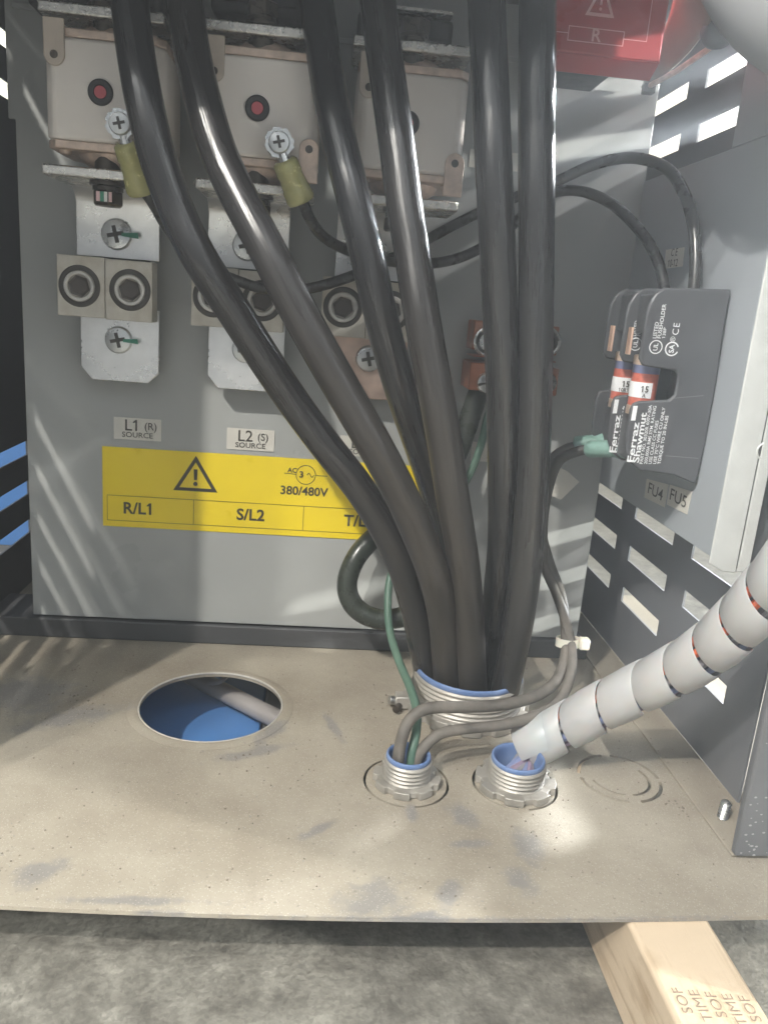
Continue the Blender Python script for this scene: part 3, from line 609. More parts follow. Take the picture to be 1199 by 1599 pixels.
# bus plates, bolts and lug blocks, per phase
M['pinkish'] = mat('pink_glint_paint', (.75, .5, .5), .4); M['pale_face'] = mat('pale_glint_paint', (.8, .8, .76), .4)
def phase(i, label_bus, label_lug, coppery=False):
    dx = .1045 * i; xc = -.1712 + dx; PX0, PX1 = -.2035 + dx, -.1375 + dx; y = .690; mt = 'tin' if not coppery else 'tin'
    t = thing('bus_plate', label_bus, 'bus bar', (xc, y, .24), 'tinned bus plates on the back panel')
    top = .395
    # upper plate, bending forward to the fuse terminal
    mb = MB(); prof = [(y, .344), (y, top - .010), (y - .003, top - .004), (y - .010, top), (FY + .012, top + .0015)]
    vs = []
    for (yy, zz) in prof: vs += [(PX0, yy, zz), (PX1, yy, zz)]
    th = []
    for (yy, zz) in prof: th += [(PX0, yy + .003, zz + .003), (PX1, yy + .003, zz + .003)]
    n = len(prof)
    V = vs + th; Fc = []
    for k in range(n - 1):
        a = 2 * k; Fc += [(a, a + 1, a + 3, a + 2), (2 * n + a, 2 * n + a + 2, 2 * n + a + 3, 2 * n + a + 1), (a, a + 2, 2 * n + a + 2, 2 * n + a), (a + 1, 2 * n + a + 1, 2 * n + a + 3, a + 3)]
    Fc += [(0, 2 * n, 2 * n + 1, 1), (2 * n - 2, 2 * n - 1, 4 * n - 1, 4 * n - 2)]
    part('upper_plate', mb.add(V, Fc), mt, t, .0006, ang=50)
    part('lower_plate', MB().prism([(PX0 + .002, y, .305), (PX1, y, .305), (PX1, y, .253), (PX1 - .009, y, .2445), (PX0 + .011, y, .2445), (PX0 + .002, y, .255)], (0, .003, 0)), 'copper_sheen' if coppery else mt, t, .0006)
    part('standoff', MB().box((PX0 + .012, y + .0032, .26), (PX1 - .012, PY - .0004, .37)), 'black', t)
    phillips((xc, y, .3625), (0, -1, 0), .0122, t, mark=(i == 0)); phillips((xc + .001, y, .279), (0, -1, 0), .0112, t, mark=(i == 0))
    # terminal bars and bolts
    for (zb, s_) in ((.397, -1), (.4975, 1)):
        part('terminal_bar', MB().box((xc - .0415 + (.012 if i == 0 else .012), FY + .004, zb - .0035), (xc + .041 + .012, FY + .056, zb + .0035)), 'nickel', t, .0012)
        bx = Vector((xc + .012, FY + .017, zb))
        part('bolt', MB().disk(bx + Z_ * s_ * .0038, (0, 0, s_), .0125, .0028, 32).disk(bx + Z_ * s_ * .0070, (0, 0, s_), .0105, .0030, 32).lathe(bx + Z_ * s_ * .0102, (0, 0, s_), [(1e-5, 0), (.0105, 0), (.0112, .001), (.0112, .0085), (.0095, .0098), (1e-5, .0098)], 6), 'bolt', t, .0004)
        part('nut', MB().lathe(bx - Z_ * s_ * .0036, (0, 0, -s_), [(1e-5, 0), (.0088, 0), (.0088, .0085), (1e-5, .0085)], 32), 'bolt', t)
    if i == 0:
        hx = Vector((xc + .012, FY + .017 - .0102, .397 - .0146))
        for q, mm in enumerate(('pinkish', 'screw_green', 'pale_face', 'pinkish')): part('glint_strip', MB().box(hx + Vector((-.0055 + q * .0027, -.0004, -.0032)), hx + Vector((-.0030 + q * .0027, .0004, .0034))), mm, t)  # coloured strips paint an iridescent glint on the bolt's hex face
    g = thing('lug_block', label_lug, 'terminal lug', (xc, .67, .296), 'twin aluminium lug blocks')
    for q in (0, 1):
        lx0 = -.2125 + dx + q * .0372; lx1 = lx0 + .0366
        part('lug_body', MB().box((lx0, .668, .2965 - .0006 * q), (lx1, .6885, .3432 - .0006 * q)), 'lug', g, .0006)
        cc = Vector(((lx0 + lx1) / 2 + (.001 if q else -.001), .668, .3200))
        sc_ = part('clamp_screw', MB().lathe(cc, (0, -1, 0), [(.0122, .0002), (.0120, .0016), (.0114, .0022), (.0094, .0022), (.0086, .0016), (.0084, .0003)], 48), 'socket_ring', g)
        part('dark_gap', MB().lathe(cc, (0, -1, 0), [(.0162, .0001), (.0155, .0006), (.0140, .0007), (.0121, .0004)], 48), 'lug_dark', sc_)
        part('hex_socket', MB().lathe(cc, (0, -1, 0), [(.0087, .0012), (.0076, .0010), (.0066, .0005), (1e-5, .0003)], 6), 'socket_in', sc_, ang=10)
M['socket_ring'] = mat('worn_lug_screw', (.62, .60, .56), .3, .85, .25, 80, .2, 400, dust=.2, dcol=(.16, .13, .1))
M['socket_in'] = mat('dark_hex_socket', (.075, .065, .058), .35, .5, .3, 60)
phase(0, 'fully visible tinned bus plate at the left with green marked screws', 'left pair of aluminium lugs, uncovered by cables')
phase(1, 'middle tinned bus plate with two thick cables across it', 'middle pair of aluminium lugs crossed by two thick cables')
phase(2, 'right bus plate, its lower end coloured as if reflecting copper', 'right pair of aluminium lugs behind the third and fourth cables', True)
# bright glint on the left bolt's hex flat is painted as strips; ring terminals
def ring_terminal(p_ring, p_a, p_b, label):
    c = Vector(p_ring); t = thing('ring_terminal', label, 'ring terminal', c, 'yellow sleeved ring terminals')
    part('ring', MB().lathe(c, (0, -1, 0), [(.0088, 0), (.0095, .001), (.0092, .0022), (.0062, .0024), (.0060, 0)], 32, closed=True), 'bright', t)
    # star washer
    vs = []; n = 28
    for k in range(n):
        a = 2 * math.pi * k / n; rr_ = (.0100 if k % 2 else .0092) + .0006 * math.sin(k * 1.7); vs.append(c + Vector((rr_ * math.cos(a), -.0026 - .0006 * (k % 2), rr_ * math.sin(a))))
    part('star_washer', MB().prism(vs, (0, -.0008, 0)), 'steel', t)
    phillips(c + Vector((0, -.0036, 0)), (0, -1, 0), .0072, t)
    a, b = Vector(p_a), Vector(p_b); d = (b - a)
    part('tongue', MB().tube([c + (a - c) * .6, a + d * .1], [.0045, .0050], 12), 'bright', t)
    pts = [a + d * f_ for f_ in (0, .06, .3, .36, .62, .68, .94, 1)]
    part('sleeve', MB().tube(pts, [.0072, .0088, .0092, .0086, .0092, .0096, .0104, .0096], 20), 'crimp', t, ang=60)
ring_terminal(onY(190, 195, .590), onY(197, 222, .590), onY(222, 300, .606), 'yellow sleeved ring terminal beside the leftmost thick cable')
ring_terminal(onY(437, 224, .588), onY(444, 250, .588), onY(471, 314, .598), 'yellow sleeved ring terminal in the open between the second and third cables')
# ------------------------------------------------------------------ copper ground lug
ty = .680
def rectY(mb, a, b, y0, y1):
    p, q = onY(*a, y0), onY(*b, y0); return mb.box((p.x, y0, q.z), (q.x, y1, p.z))
cl = thing('copper_ground_lug', 'reddish copper ground lug block behind the two right cables', 'ground lug', onY(800, 620, ty))
part('upper_block', rectY(MB(), (742, 500), (869, 556), ty, .7105), 'copper', cl, .0012)
part('lower_block', rectY(MB(), (736, 566), (869, 619), ty - .012, .7105), 'copper', cl, .0012)
part('ledge', rectY(MB(), (739, 557), (869, 565), ty - .003, .7100), 'copper', cl, .0008)
for px in (762, 808, 853):
    c = onY(px, 534, ty); s_ = part('clamp_screw', MB().lathe(c, (0, -1, 0), [(.0125, .0), (.0125, .0022), (.0112, .0028), (.0102, .0022), (.0100, .0004), (.0072, .0004), (.0070, .0012), (1e-5, .0016)], 36), 'bright', cl)
    part('recess', MB().lathe(c, (0, -1, 0), [(.0100, .0008), (.0074, .0008)], 36), 'lug_dark', s_)
for px in (760, 808, 853):
    c = onY(px, 598, ty - .012); phillips(c, (0, -1, 0), .0088, cl, 'bright', 'clamp_screw', flat=True)
# ------------------------------------------------------------------ labels on the panel
LY = PY - .0009
def plate_label(name, label, cat, a, b, material='sticker', y=LY, group=None):
    p, q = onY(*a, y), onY(*b, y); t = thing(name, label, cat, ((p.x + q.x) / 2, y, min(p.z, q.z)), group)
    s_ = part('sheet', MB().box((p.x, y, q.z), (q.x, y + .0005, p.z)), material, t); return t, p, q
for k, (a, b, l1, s_, lb) in enumerate([((178, 651), (252, 690), 'L1', '(R)', 'small cream label reading L1 (R) SOURCE, leftmost'), ((355, 668), (428, 706), 'L2', '(S)', 'small cream label reading L2 (S) SOURCE in the middle'), ((532, 680), (606, 716), 'L3', '(T)', 'small cream L3 SOURCE label half hidden behind a thick cable')]):
    t, p, q = plate_label('terminal_label', lb, 'label', a, b, group='phase source labels')
    w_ = q.x - p.x
    text(l1, .0142, (p.x + w_ * .22, LY, p.z - (p.z - q.z) * .36), X_, Z_, 'ink', t, bold=.006); text(s_, .0092, (p.x + w_ * .64, LY, p.z - (p.z - q.z) * .36), X_, Z_, 'ink', t, bold=.008)
    text('SOURCE', .0066, (p.x + w_ * .5, LY, p.z - (p.z - q.z) * .78), X_, Z_, 'ink', t, bold=.008, ax='CENTER', xs=1.08)
yl, p, q = plate_label('voltage_label', 'long yellow voltage warning label with R/L1 S/L2 T/L3 boxes', 'warning label', (160, 697), (640, 848), 'yellow')
W_, H_ = q.x - p.x, None
zt = p.z; zb = onY(158, 821, LY).z
for c in list(yl.children): bpy.data.objects.remove(c)
part('sheet', MB().box((p.x, LY, zb), (p.x + .318, LY + .0005, zt)), 'yellow', yl)
def P2(px, py, l=.0003): v = onY(px, py, LY); v.y -= l; return v
bx0 = P2(168, 773).x; bz1 = P2(168, 773).z; bz0 = P2(167, 812).z; d1 = P2(303, 790).x; d2 = P2(474, 810).x; bx1 = p.x + .312
yy = LY - .0003
part('line_work', frame_strip([(bx0, yy, bz1), (bx1, yy, bz1), (bx1, yy, bz0), (bx0, yy, bz0)], .0007, (0, -1, 0)), 'line_ink', yl) if False else None
M['line_ink'] = mat('brown_print', (.25, .18, .02), .5)
part('line_work', frame_strip([(bx0, yy, bz1), (bx1, yy, bz1), (bx1, yy, bz0), (bx0, yy, bz0)], .0006, (0, -1, 0)), 'line_ink', yl)
for d_ in (d1, d2): part('line_work', frame_strip([(d_, yy - .0001, bz1), (d_, yy - .0001, bz0)], .0006, (0, -1, 0), False), 'line_ink', yl)
zc = (bz0 + bz1) / 2
for s_, px in (('R/L1', 217), ('S/L2', 392), ('T/L3', 562)):
    text(s_, .0150, (P2(px, 800).x, LY, zc), X_, Z_, 'ink', yl, bold=.022, ax='CENTER')
def warn_tri(cx, base_z, w_, h_, yv, material, par, lw=.0030, nrm=(0, -1, 0)):
    a, b, c = Vector((cx - w_ / 2, yv, base_z)), Vector((cx + w_ / 2, yv, base_z)), Vector((cx, yv, base_z + h_))
    g = (a + b + c) / 3; mb = MB(); k = 1 - lw * 3 / h_; O = [a, b, c]; I = [g + (v - g) * k for v in O]
    mb.add(O + I, [(0, 1, 4, 3), (1, 2, 5, 4), (2, 0, 3, 5)])
    mb.add([(cx - w_ * .045, yv, base_z + h_ * .62), (cx + w_ * .045, yv, base_z + h_ * .62), (cx + w_ * .035, yv, base_z + h_ * .32), (cx - w_ * .035, yv, base_z + h_ * .32)], [(0, 1, 2, 3)])
    r_ = w_ * .05; mb.add([(cx + r_ * math.cos(2 * math.pi * i / 16), yv, base_z + h_ * .21 + r_ * math.sin(2 * math.pi * i / 16)) for i in range(16)], [tuple(range(16))])
    return part('warning_triangle', mb, material, par)
ta, tb, tt = P2(271, 765), P2(340, 770), P2(306, 712)
warn_tri((ta.x + tb.x) / 2, (ta.z + tb.z) / 2, tb.x - ta.x, tt.z - (ta.z + tb.z) / 2, LY - .0004, 'ink', yl)
cc = P2(478, 742)
mb = MB(); r_ = .0088
circ = [cc + Vector((r_ * math.cos(2 * math.pi * i / 36), 0, r_ * math.sin(2 * math.pi * i / 36))) for i in range(36)]
part('line_work', frame_strip(circ, .0006, (0, -1, 0)), 'ink', yl)
part('line_work', frame_strip([P2(445, 739), cc + Vector((-r_, 0, 0))], .0006, (0, -1, 0), False), 'ink', yl)
part('line_work', frame_strip([cc + Vector((r_, 0, 0)), P2(511, 744)], .0006, (0, -1, 0), False), 'ink', yl)
part('line_work', frame_strip([cc + Vector((.0012 + .0060 * i / 12, 0, .0018 * math.sin(2 * math.pi * i / 12))) for i in range(13)], .0006, (0, -1, 0), False), 'ink', yl)
text('3', .0082, cc + Vector((-.0040, 0, 0)), X_, Z_, 'ink', yl, bold=.02, ax='CENTER'); text('AC', .0062, (P2(457, 735).x, LY, P2(457, 735).z), X_, Z_, 'ink', yl, bold=.02, ax='CENTER')
text('380/480V', .0112, (P2(475, 768).x, LY, P2(475, 768).z), X_, Z_, 'ink', yl, bold=.022, ax='CENTER')
# stickers between and behind cables
t, p, q = plate_label('panel_sticker', 'pale sticker high on the panel behind the two right cables', 'sticker', (735, 232), (809, 268))
for k in range(4): text(('24', 'CA', '09', 'F2')[k], .0068, (q.x - .010, LY, p.z - .003 - .0048 * k), X_, Z_, 'ink', t, bold=.01, ax='CENTER')
t, p, q = plate_label('panel_sticker', 'pale sticker low on the panel left of the fifth cable below the copper lug', 'sticker', (738, 690), (798, 724))
text('PE', .009, (p.x + .024, LY, (p.z + q.z) / 2), X_, Z_, 'ink', t, bold=.01, ax='CENTER')
sq = [onY(*v, .6995) for v in ((858, 724), (886, 736), (905, 753), (876, 781), (846, 768))]
single('paper_tag', MB().prism(sq, (0, .0006, 0)), 'sticker', 'blank creased white tag tilted beside the rightmost thick cable', 'tag')
# ------------------------------------------------------------------ fuse block plate on the right
PXX = .265
mp = thing('mounting_plate', 'blue grey mounting plate carrying the fuse block on the right', 'plate', (PXX, .6, .177))
part('sheet', MB().box((PXX, .4885, .1790), (PXX + .0018, .7115, .4440)), 'plate', mp, .0004)
part('front_flange', MB().prism([(PXX - .0002, .4880, .1745), (PXX + .010, .4880, .1690), (PXX + .019, .4880, .1690), (PXX + .019, .4880, .60), (PXX - .0002, .4880, .60)], (0, -.0018, 0)), 'flange', mp, .0006)
part('front_flange', MB().box((PXX + .0196, .4871, .1700), (PXX + .0275, .4853, .60)), 'flange', mp, .0006)
part('sheet', MB().box((PXX, .4885, .4445), (PXX + .0018, .56, .60)), 'plate', mp, .0004)
fh = onY(1195, 705, .4862); part('flange_hole', MB().disk((fh.x, .4861, fh.z), (0, -1, 0), .0046, .0003, 24), 'lug_dark', mp)
part('bulge', MB().lathe(onY(1195, 705, .4858), (0, -1, 0), [(.0062, .0001), (.0052, .0006), (.0048, .0002)], 24), 'flange', mp)
for (pl, s_, lb) in [([(1010, 748), (1044, 757), (1038, 793), (1006, 777)], 'FU4', 'cream label FU4 below the fuse block, nearer the back'), ([(1046, 757), (1081, 768), (1073, 804), (1041, 788)], 'FU5', 'cream label FU5 below the fuse block, nearer the front')]:
    P = [onX(*v, PXX - .0006) for v in pl]; cen = sum(P, Vector()) / 4
    t = thing('fuse_label', lb, 'label', cen, 'fuse number labels'); yv0 = max(v.y for v in P) ; yv1 = min(v.y for v in P)
    part('sheet', MB().prism(P, (.0003, 0, 0)), 'sticker', t)
    text(s_, .0125, cen, -Y_, Z_, 'ink', t, ax='CENTER', bold=.006, xs=1.4)
P = [onX(*v, PXX - .0006) for v in [(1040, 390), (1069, 386), (1066, 416), (1037, 420)]]; cen = sum(P, Vector()) / 4
t = thing('plate_sticker', 'pale sticker with small print above the fuse block', 'sticker', cen); part('sheet', MB().prism(P, (.0003, 0, 0)), 'sticker', t)
text('C E', .008, cen + Vector((0, 0, .004)), -Y_, Z_, 'ink', t, ax='CENTER'); text('10-12', .008, cen - Vector((0, 0, .004)), -Y_, Z_, 'ink', t, ax='CENTER')
# three-pole fuse block: barrier walls stand off the plate
H3 = .5205
def P3(px, py): v = onY(px, py, H3); return Vector((v.x, H3, v.z))
out = [(1009,495),(1014,475),(1025,458),(1040,449),(1143,452),(1133,500),(1123,600),(1108,690),(1098,712),(1087,757),(1052,742),(1000,735),(984,722),(977,700),(985,640),(990,630),(1000,627),(1046,625),(1054,617),(1057,600),(1059,585),(1055,579),(1018,574),(1004,571),(999,560)]
BAR = [P3(*v) for v in out]
M['grey_line'] = mat('grey_edge_line', (.2, .2, .2), .5)
fb = thing('fuse_block', 'black three barrier fuse block with white print on the mounting plate', 'fuse block', (PXX - .03, .56, .21))
GAP = .0355
for k in range(3):
    poly = [v + Vector((0, GAP * k, 0)) for v in BAR]
    for v in poly: v.x = min(v.x, PXX - .0006)
    part('barrier', MB().prism(poly, (0, .0035, 0)), 'holder', fb, .0012)
    for (a, b) in (((1052, 622), (1098, 618)), ((1040, 712), (1090, 716))):
        pa_, pb_ = P3(*a), P3(*b); part('mould_line', frame_strip([pa_ + Vector((0, GAP * k - .0003, 0)), pb_ + Vector((0, GAP * k - .0003, 0))], .0004, (0, -1, 0), False), 'grey_line', fb) if k == 0 else None
for k in range(2):
    y0 = H3 + .0036 + GAP * k; y1 = H3 + GAP * (k + 1) - .0001
    part('base', MB().box((P3(1080, 600).x, y0, BAR[9].z + .012), (PXX - .0004, y1, BAR[4].z - .006)), 'holder', fb, .001)
    xa = P3(1016, 500).x; part('terminal_box', MB().box((xa + .004, y0 + .0005, BAR[3].z - .030), (PXX - .002, y1 - .0005, BAR[3].z - .004)), 'holder', fb, .0015)
    xb = P3(990, 680).x; part('terminal_box', MB().box((xb + .003, y0 + .0005, BAR[10].z + .006), (PXX - .002, y1 - .0005, P3(990, 645).z)), 'holder', fb, .0015)
    zc_ = P3(1000, 540); part('fuse_clip', MB().box((zc_.x - .0045, y0 + .003, P3(1000, 556).z), (zc_.x - .0030, y0 + .010, P3(1000, 512).z)), 'fuse_clip', fb, .0004)
    fx = P3(1022, 600).x + .001
    cy_ = y0 + .016
    fz0, fz1 = P3(1000, 652).z, P3(1000, 556).z
    fu = thing('cartridge_fuse', ('front red cartridge fuse with a white band in the fuse block', 'rear red cartridge fuse with a white band in the fuse block')[k], 'fuse', (fx, cy_, fz0), 'small red cartridge fuses')
    part('barrel', MB().disk((fx, cy_, fz0 + .006), (0, 0, 1), .0090, fz1 - fz0 - .012, 28), 'fuse_red', fu)
    part('cap', MB().disk((fx, cy_, fz0), (0, 0, 1), .0095, .0065, 28), 'brass', fu); part('cap', MB().disk((fx, cy_, fz1 - .0065), (0, 0, 1), .0095, .0065, 28), 'brass', fu)
    part('blue_band', MB().lathe((fx, cy_, P3(1000, 585).z), (0, 0, 1), [(.0092, 0), (.0092, .0065)], 28), 'fuse_blue', fu)
    b_ = part('white_band', MB().prism([(fx + .0093 * math.cos(R(a_)), cy_ + .0093 * math.sin(R(a_)), P3(1000, 624).z) for a_ in range(150, 292, 8)] + [(fx + .0088 * math.cos(R(a_)), cy_ + .0088 * math.sin(R(a_)), P3(1000, 624).z) for a_ in range(286, 149, -8)], (0, 0, .0105)), 'white_ink', fu)
    text('15', .0060, (fx - .0030, cy_ - .0097, P3(1000, 610).z), X_, Z_, 'ink', fu, ax='CENTER', bold=.015); text('10R15' if k else 'A', .0038, (fx - .003, cy_ - .0097, P3(1000, 620).z), X_, Z_, 'ink', fu, ax='CENTER', bold=.015)
# white print on the barriers (reads upwards)
YB = H3 - .0004
def vtext(s_, px, py, size, length, bold=.012, k=0):
    v = P3(px, py); text(s_, size, (v.x, YB + GAP * k + .0004, v.z), Z_, -X_, 'white_ink', fb, bold=bold, fit=length)
for k in (0, 1):
    vtext('Ferraz', 984, 723, .0062, .0275, .022, k); vtext('Shawmut', 993, 723, .0062, .0345, .022, k)
    a, b, c, d = P3(985, 657), P3(992, 657), P3(996, 634), P3(989, 634)
    part('print_bar', MB().add([v + Vector((0, GAP * k - .0003, 0)) for v in (a, b, c, d)], [(0, 1, 2, 3)]), 'white_ink', fb)
for s_, px, ln in (('PART NO. 30320R 600V-30A', 1001, .0405), ('200,000A RMS SYM. RATING', 1008, .0400), ('USE CLASS CC FUSES', 1015, .0300), ('USE 75\u00b0C WIRE CU ONLY', 1022, .0390), ('TORQUE TO 20 IN-LBS', 1029, .0335)): vtext(s_, px, 725, .0031, ln, .014)
for k in (0, 1):
    vtext('LISTED', 1022, 529, .0036, .0105, .012, k); vtext('FUSEHOLDER', 1029, 529, .0036, .0220, .012, k)
vtext('138P', 1036, 529, .0028, .0070, .012)
for k in (0, 1):
    c = P3(1024, 542); c.y = YB + GAP * k; cir = [c + Vector((.0042 * math.cos(2 * math.pi * i / 28), 0, .0042 * math.sin(2 * math.pi * i / 28))) for i in range(28)]
    part('ring_mark', frame_strip(cir, .0007, (0, -1, 0)), 'white_ink', fb); text('UL', .0042, (c.x, YB + .0004 + GAP * k, c.z), Z_, -X_, 'white_ink', fb, bold=.02, ax='CENTER')
c = P3(1049, 545); c.y = YB; cir = [c + Vector((.0043 * math.cos(math.pi * .15 + 1.7 * math.pi * i / 24), 0, .0043 * math.sin(math.pi * .15 + 1.7 * math.pi * i / 24))) for i in range(25)]
part('ring_mark', frame_strip(cir, .0009, (0, -1, 0), False), 'white_ink', fb); text('SA', .0048, (c.x, YB + .0004, c.z), Z_, -X_, 'white_ink', fb, bold=.03, ax='CENTER')
text('\u00ae', .0048, P3(1051, 530), Z_, -X_, 'white_ink', fb, ax='CENTER'); text('CE', .0062, P3(1056, 514), Z_, -X_, 'white_ink', fb, ax='CENTER', spacing=1.2)
# green sleeves on the lower fuse leads
for k, (a, b, lb) in enumerate([((918, 702), (992, 700), 'pale green terminal sleeve in front, entering the fuse block'), ((898, 694), (965, 690), 'pale green terminal sleeve behind, entering the fuse block')]):
    A = onY(*a, .583 if k == 0 else .602); B = onY(*b, .553 if k == 0 else .585)
    t = thing('sleeve_terminal', lb, 'terminal sleeve', A, 'pale green terminal sleeves')
    pts = [A + (B - A) * f_ for f_ in (0, .04, .14, .2, .3, .36, .46, .52, .62, .68, .96, 1)]
    part('sleeve', MB().tube(pts, [.0056, .0064, .0066, .0062, .0067, .0063, .0068, .0064, .0069, .0078, .0080, .007], 20), 'crimp_green', t, ang=60)
# ------------------------------------------------------------------ red terminal cover, upper right
rc = thing('terminal_cover', 'red plastic cover with warning triangle and R box at the top', 'cover', (.18, .62, .50))
RY = .600; a, b = onY(868, 92, RY), onY(1031, 104, RY)
x0, x1, z0 = onY(858, 50, RY).x, onY(1036, 60, RY).x, onY(950, 88, RY).z
part('face', MB().prism([(x0, RY, z0), (x1, RY, z0), (x1, RY, .60), (x0, RY, .60)], (0, .003, 0)), 'red_cover', rc, .0012)
part('lower_lip', MB().prism([(x0, RY + .0006, z0 - .0003), (x1 - .0005, RY + .0006, z0 - .0003), (x1 - .0005, RY + .016, z0 - .008), (x0, RY + .016, z0 - .008)], (0, .003, .0006)), 'red_cover', rc, .0008)
part('side', MB().prism([(x1 + .0002, RY + .001, z0), (x1 + .0002, RY + .001, .60), (x1 + .0002, RY + .06, .60), (x1 + .0002, RY + .06, z0 + .004), (x1 + .0002, RY + .016, z0 - .0080)], (-.002, 0, 0)), 'red_cover', rc)
def PR(px, py): v = onY(px, py, RY); v.y = RY - .0004; return v
warn_tri(PR(937, 20).x, PR(937, 26).z, .0205, .022, RY - .0004, 'pink', rc, .0021)
ra, rb = PR(889, 40), PR(972, 72)
part('line_work', frame_strip([ra, (rb.x, ra.y, ra.z), rb, (ra.x, ra.y, rb.z)], .0006, (0, -1, 0)), 'pink', rc)
mz = (ra.z + rb.z) / 2
part('line_work', frame_strip([(x0 + .002, ra.y, mz), (ra.x, ra.y, mz)], .0005, (0, -1, 0), False), 'pink', rc)
part('line_work', frame_strip([(rb.x, ra.y, mz), (PR(1010, 60).x, ra.y, mz), (PR(1010, 60).x, ra.y, .58)], .0005, (0, -1, 0), False), 'pink', rc)
text('R', .0115, ((ra.x + rb.x) / 2, RY, mz), X_, Z_, 'pink', rc, bold=.015, ax='CENTER')
part('backing', MB().box((x0 + .004, RY + .022, z0 + .000), (x1 - .02, RY + .09, .60)), 'black', rc, .001)
# tan moulding and rubber plug beside the red cover, grey duct in the corner
pts = [onX(*v, .235) for v in ()]
tm = thing('curved_moulding', 'dull tan curved moulding between the red cover and the slotted wall', 'moulding', (.25, .62, .5))
s0 = [onY(1016, 132, .690), onY(1050, 108, .655), onY(1085, 72, .62), onY(1112, 30, .59), onY(1130, -30, .565)]
s1 = [onY(1008, 124, .690), onY(1030, 70, .66), onY(1045, 30, .63), onY(1055, -10, .61), onY(1062, -60, .59)]
s0, s1 = spline(s0, 6), spline(s1, 6); vs = []; K = 8; n = len(s0)
for i in range(n):
    for k in range(K + 1):
        f_ = k / K; p_ = s0[i].lerp(s1[i], f_); p_.y += .012 * math.sin(math.pi * f_); vs.append(p_)
mb = MB().add(vs, [(i * (K + 1) + k, i * (K + 1) + k + 1, (i + 1) * (K + 1) + k + 1, (i + 1) * (K + 1) + k) for i in range(n - 1) for k in range(K)])
o = part('shell', mb, 'tan', tm, ang=60); so = o.modifiers.new('solid', 'SOLIDIFY'); so.thickness = .002
part('rubber_plug', MB().lathe(onY(1122, 46, .600), (.2, -1, -.5), [(1e-5, -.01), (.010, -.008), (.0125, 0), (.011, .006), (.006, .009), (1e-5, .010)], 24), 'black', tm, ang=60)
part('edge_strip', MB().tube([onY(1014, 134, .688), onY(1055, 112, .652), onY(1104, 78, .612), onY(1128, 60, .60)], .0022, 10), 'brass', tm)
part('clip', MB().box(onY(1003, 133, .694), onY(1020, 147, .690) + Vector((0, -.004, 0))), 'black', tm)
dp = [dep(1150, -190, .42), dep(1172, -90, .41), dep(1215, -20, .395), dep(1280, 25, .38), dep(1380, 50, .37)]
single('flexible_duct', MB().tube(smooth(spline(dp, 8), 3), [.030] * (len(spline(dp, 8))), 36), 'tube_grey', 'smooth grey duct crossing the top right corner, nearest the viewer', 'duct', ang=60)
# ------------------------------------------------------------------ dark gear at the top behind the cables
for i, (a, b, lb) in enumerate([((40, -60), (250, 28), 'black insulator above the left ceramic fuse'), ((330, -50), (470, 30), 'black insulator above the middle ceramic fuse'), ((560, 14), (705, 84), 'black insulator above the right ceramic fuse')]):
    p, q = onY(*a, .63), onY(*b, .63)
    t = thing('insulator_block', lb, 'insulator', ((p.x + q.x) / 2, .65, q.z), 'black insulators above the fuses')
    part('block', MB().box((p.x, .63, q.z), (q.x, .70, p.z)), 'black', t, .003)
    part('rib', MB().box((p.x + .004, .6275, q.z + .006), (q.x - .004, .6298, q.z + .009)), 'black', t, .0004)
    if i == 2: part('top_strip', MB().box((p.x + .004, .622, p.z + .0005), (q.x - .002, .70, p.z + .0025)), 'nickel', t)
# ------------------------------------------------------------------ small screw on the sill, grit
scw = onZ(1128, 1278, .0024)
t = thing('threaded_stud', 'small threaded screw end standing on the right sill', 'screw', scw)
pr = [(1e-5, 0)]
for k in range(7): pr += [(.0037, .0010 + k * .0019), (.0028, .0020 + k * .0019)]
pr += [(1e-5, .0146)]
part('thread', MB().lathe(scw, (.0, -.1, 1), pr, 18), 'steel', t, ang=70)
mb = MB()
for k in range(900):
    x = random.uniform(-.2, .30); y = random.uniform(.375, .69)
    if (x - HC[0]) ** 2 + (y - HC[1]) ** 2 < .068 ** 2 or any((Vector((x, y, 0)) - c_).length < .033 + (.026 if c_ is BG else 0) for c_ in (S1, S2, BG)): continue
    s_ = random.choice((.0003, .0004, .0005, .0008)); a = random.random() * 6; p_ = [Vector((x + s_ * math.cos(a + i * 1.9), y + s_ * math.sin(a + i * 2.1), .0002)) for i in range(3)]
    zb = .0022 if x > .2785 else 0
    mb.add([v + Z_ * zb for v in p_] + [Vector((x, y, s_ * 1.2 + zb))], [(0, 1, 2), (0, 1, 3), (1, 2, 3), (2, 0, 3)])
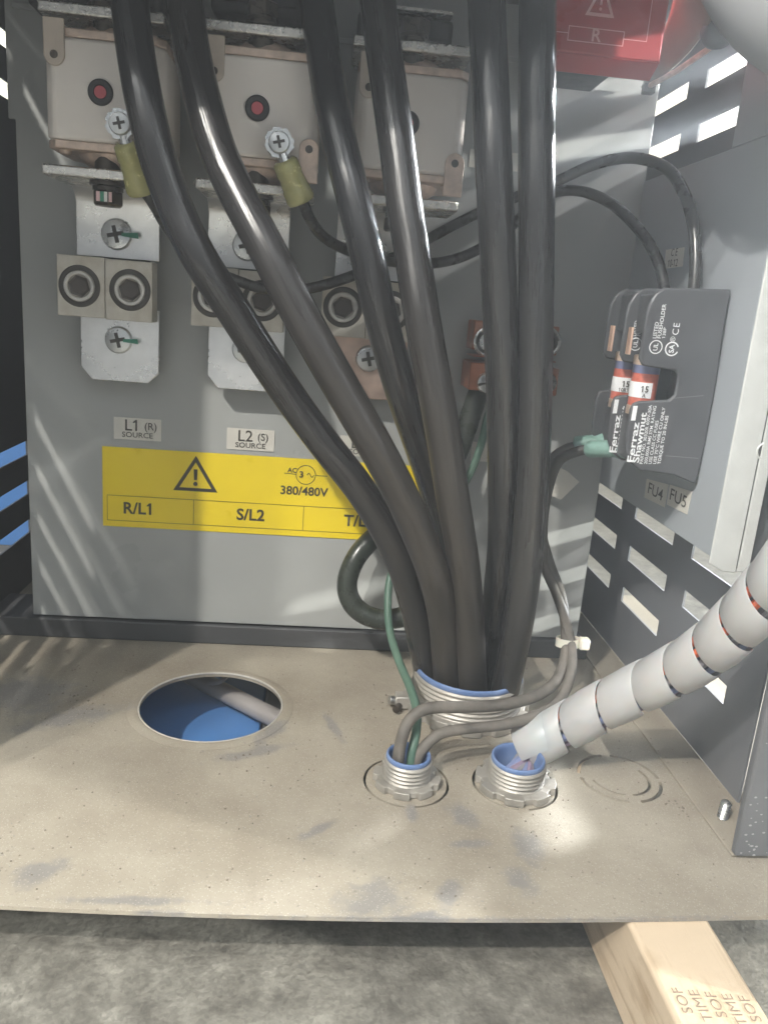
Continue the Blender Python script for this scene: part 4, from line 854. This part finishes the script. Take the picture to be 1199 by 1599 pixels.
for (px, py, n_, sp_) in ((620, 1100, 46, .012), (1060, 1262, 24, .012), (120, 1095, 30, .03), (372, 1190, 14, .02)):
    c = onZ(px, py)
    for k in range(n_):
        x = c.x + random.gauss(0, sp_ / 2); y = c.y + random.gauss(0, sp_ / 2); s_ = random.uniform(.0005, .0014)
        if x > .27: continue
        p_ = [Vector((x + s_ * math.cos(i * 2.1 + k), y + s_ * math.sin(i * 2.1 + k), .0002)) for i in range(3)]
        mb.add(p_ + [Vector((x, y, s_ * .9))], [(0, 1, 2), (0, 1, 3), (1, 2, 3), (2, 0, 3)])
fk = MB()
for k in range(70):
    x = random.uniform(.281, .33); z = .004 + abs(random.gauss(0, .035)); s_ = random.uniform(.0003, .0008)
    fk.add([(x + s_ * 1.6 * math.cos(2 * math.pi * q / 5 + k), .4138, z + s_ * math.sin(2 * math.pi * q / 5 + k)) for q in range(5)], [(0, 1, 2, 3, 4)])
M['fleck'] = mat('pale_chipped_flecks', (.42, .42, .43), .7)
o = struct('paint_chips', fk, 'fleck'); o['kind'] = 'stuff'; o['label'] = 'pale chips and flecks on the foot of the dark corner post'; o['category'] = 'paint chips'
M['grit'] = mat('brown_grit', (.16, .13, .10), .8)
g = struct('floor_grit', mb, 'grit'); g['kind'] = 'stuff'; g['label'] = 'dark crumbs of dirt scattered on the dusty cabinet floor'; g['category'] = 'dirt'

# ------------------------------------------------------------------ haze: air volume added to imitate a milky glare
hz = bpy.data.materials.new('glare_veil_haze'); hz.use_nodes = True; nt = hz.node_tree
nt.nodes.remove(nt.nodes['Principled BSDF']); pv = nt.nodes.new('ShaderNodeVolumePrincipled')
pv.inputs['Color'].default_value = (.90, .95, 1, 1); pv.inputs['Density'].default_value = .24; pv.inputs['Anisotropy'].default_value = .70
nt.links.new(pv.outputs[0], nt.nodes['Material Output'].inputs['Volume'])
me = MB().box((-2.0, -1.4, -1.1), (3.0, 3.1, 1.96)).mesh('haze', hz); o = bpy.data.objects.new('haze', me); C.objects.link(o); o['kind'] = 'stuff'
o['label'] = 'added haze imitating milky glare, strongest to the upper right'; o['category'] = 'haze'
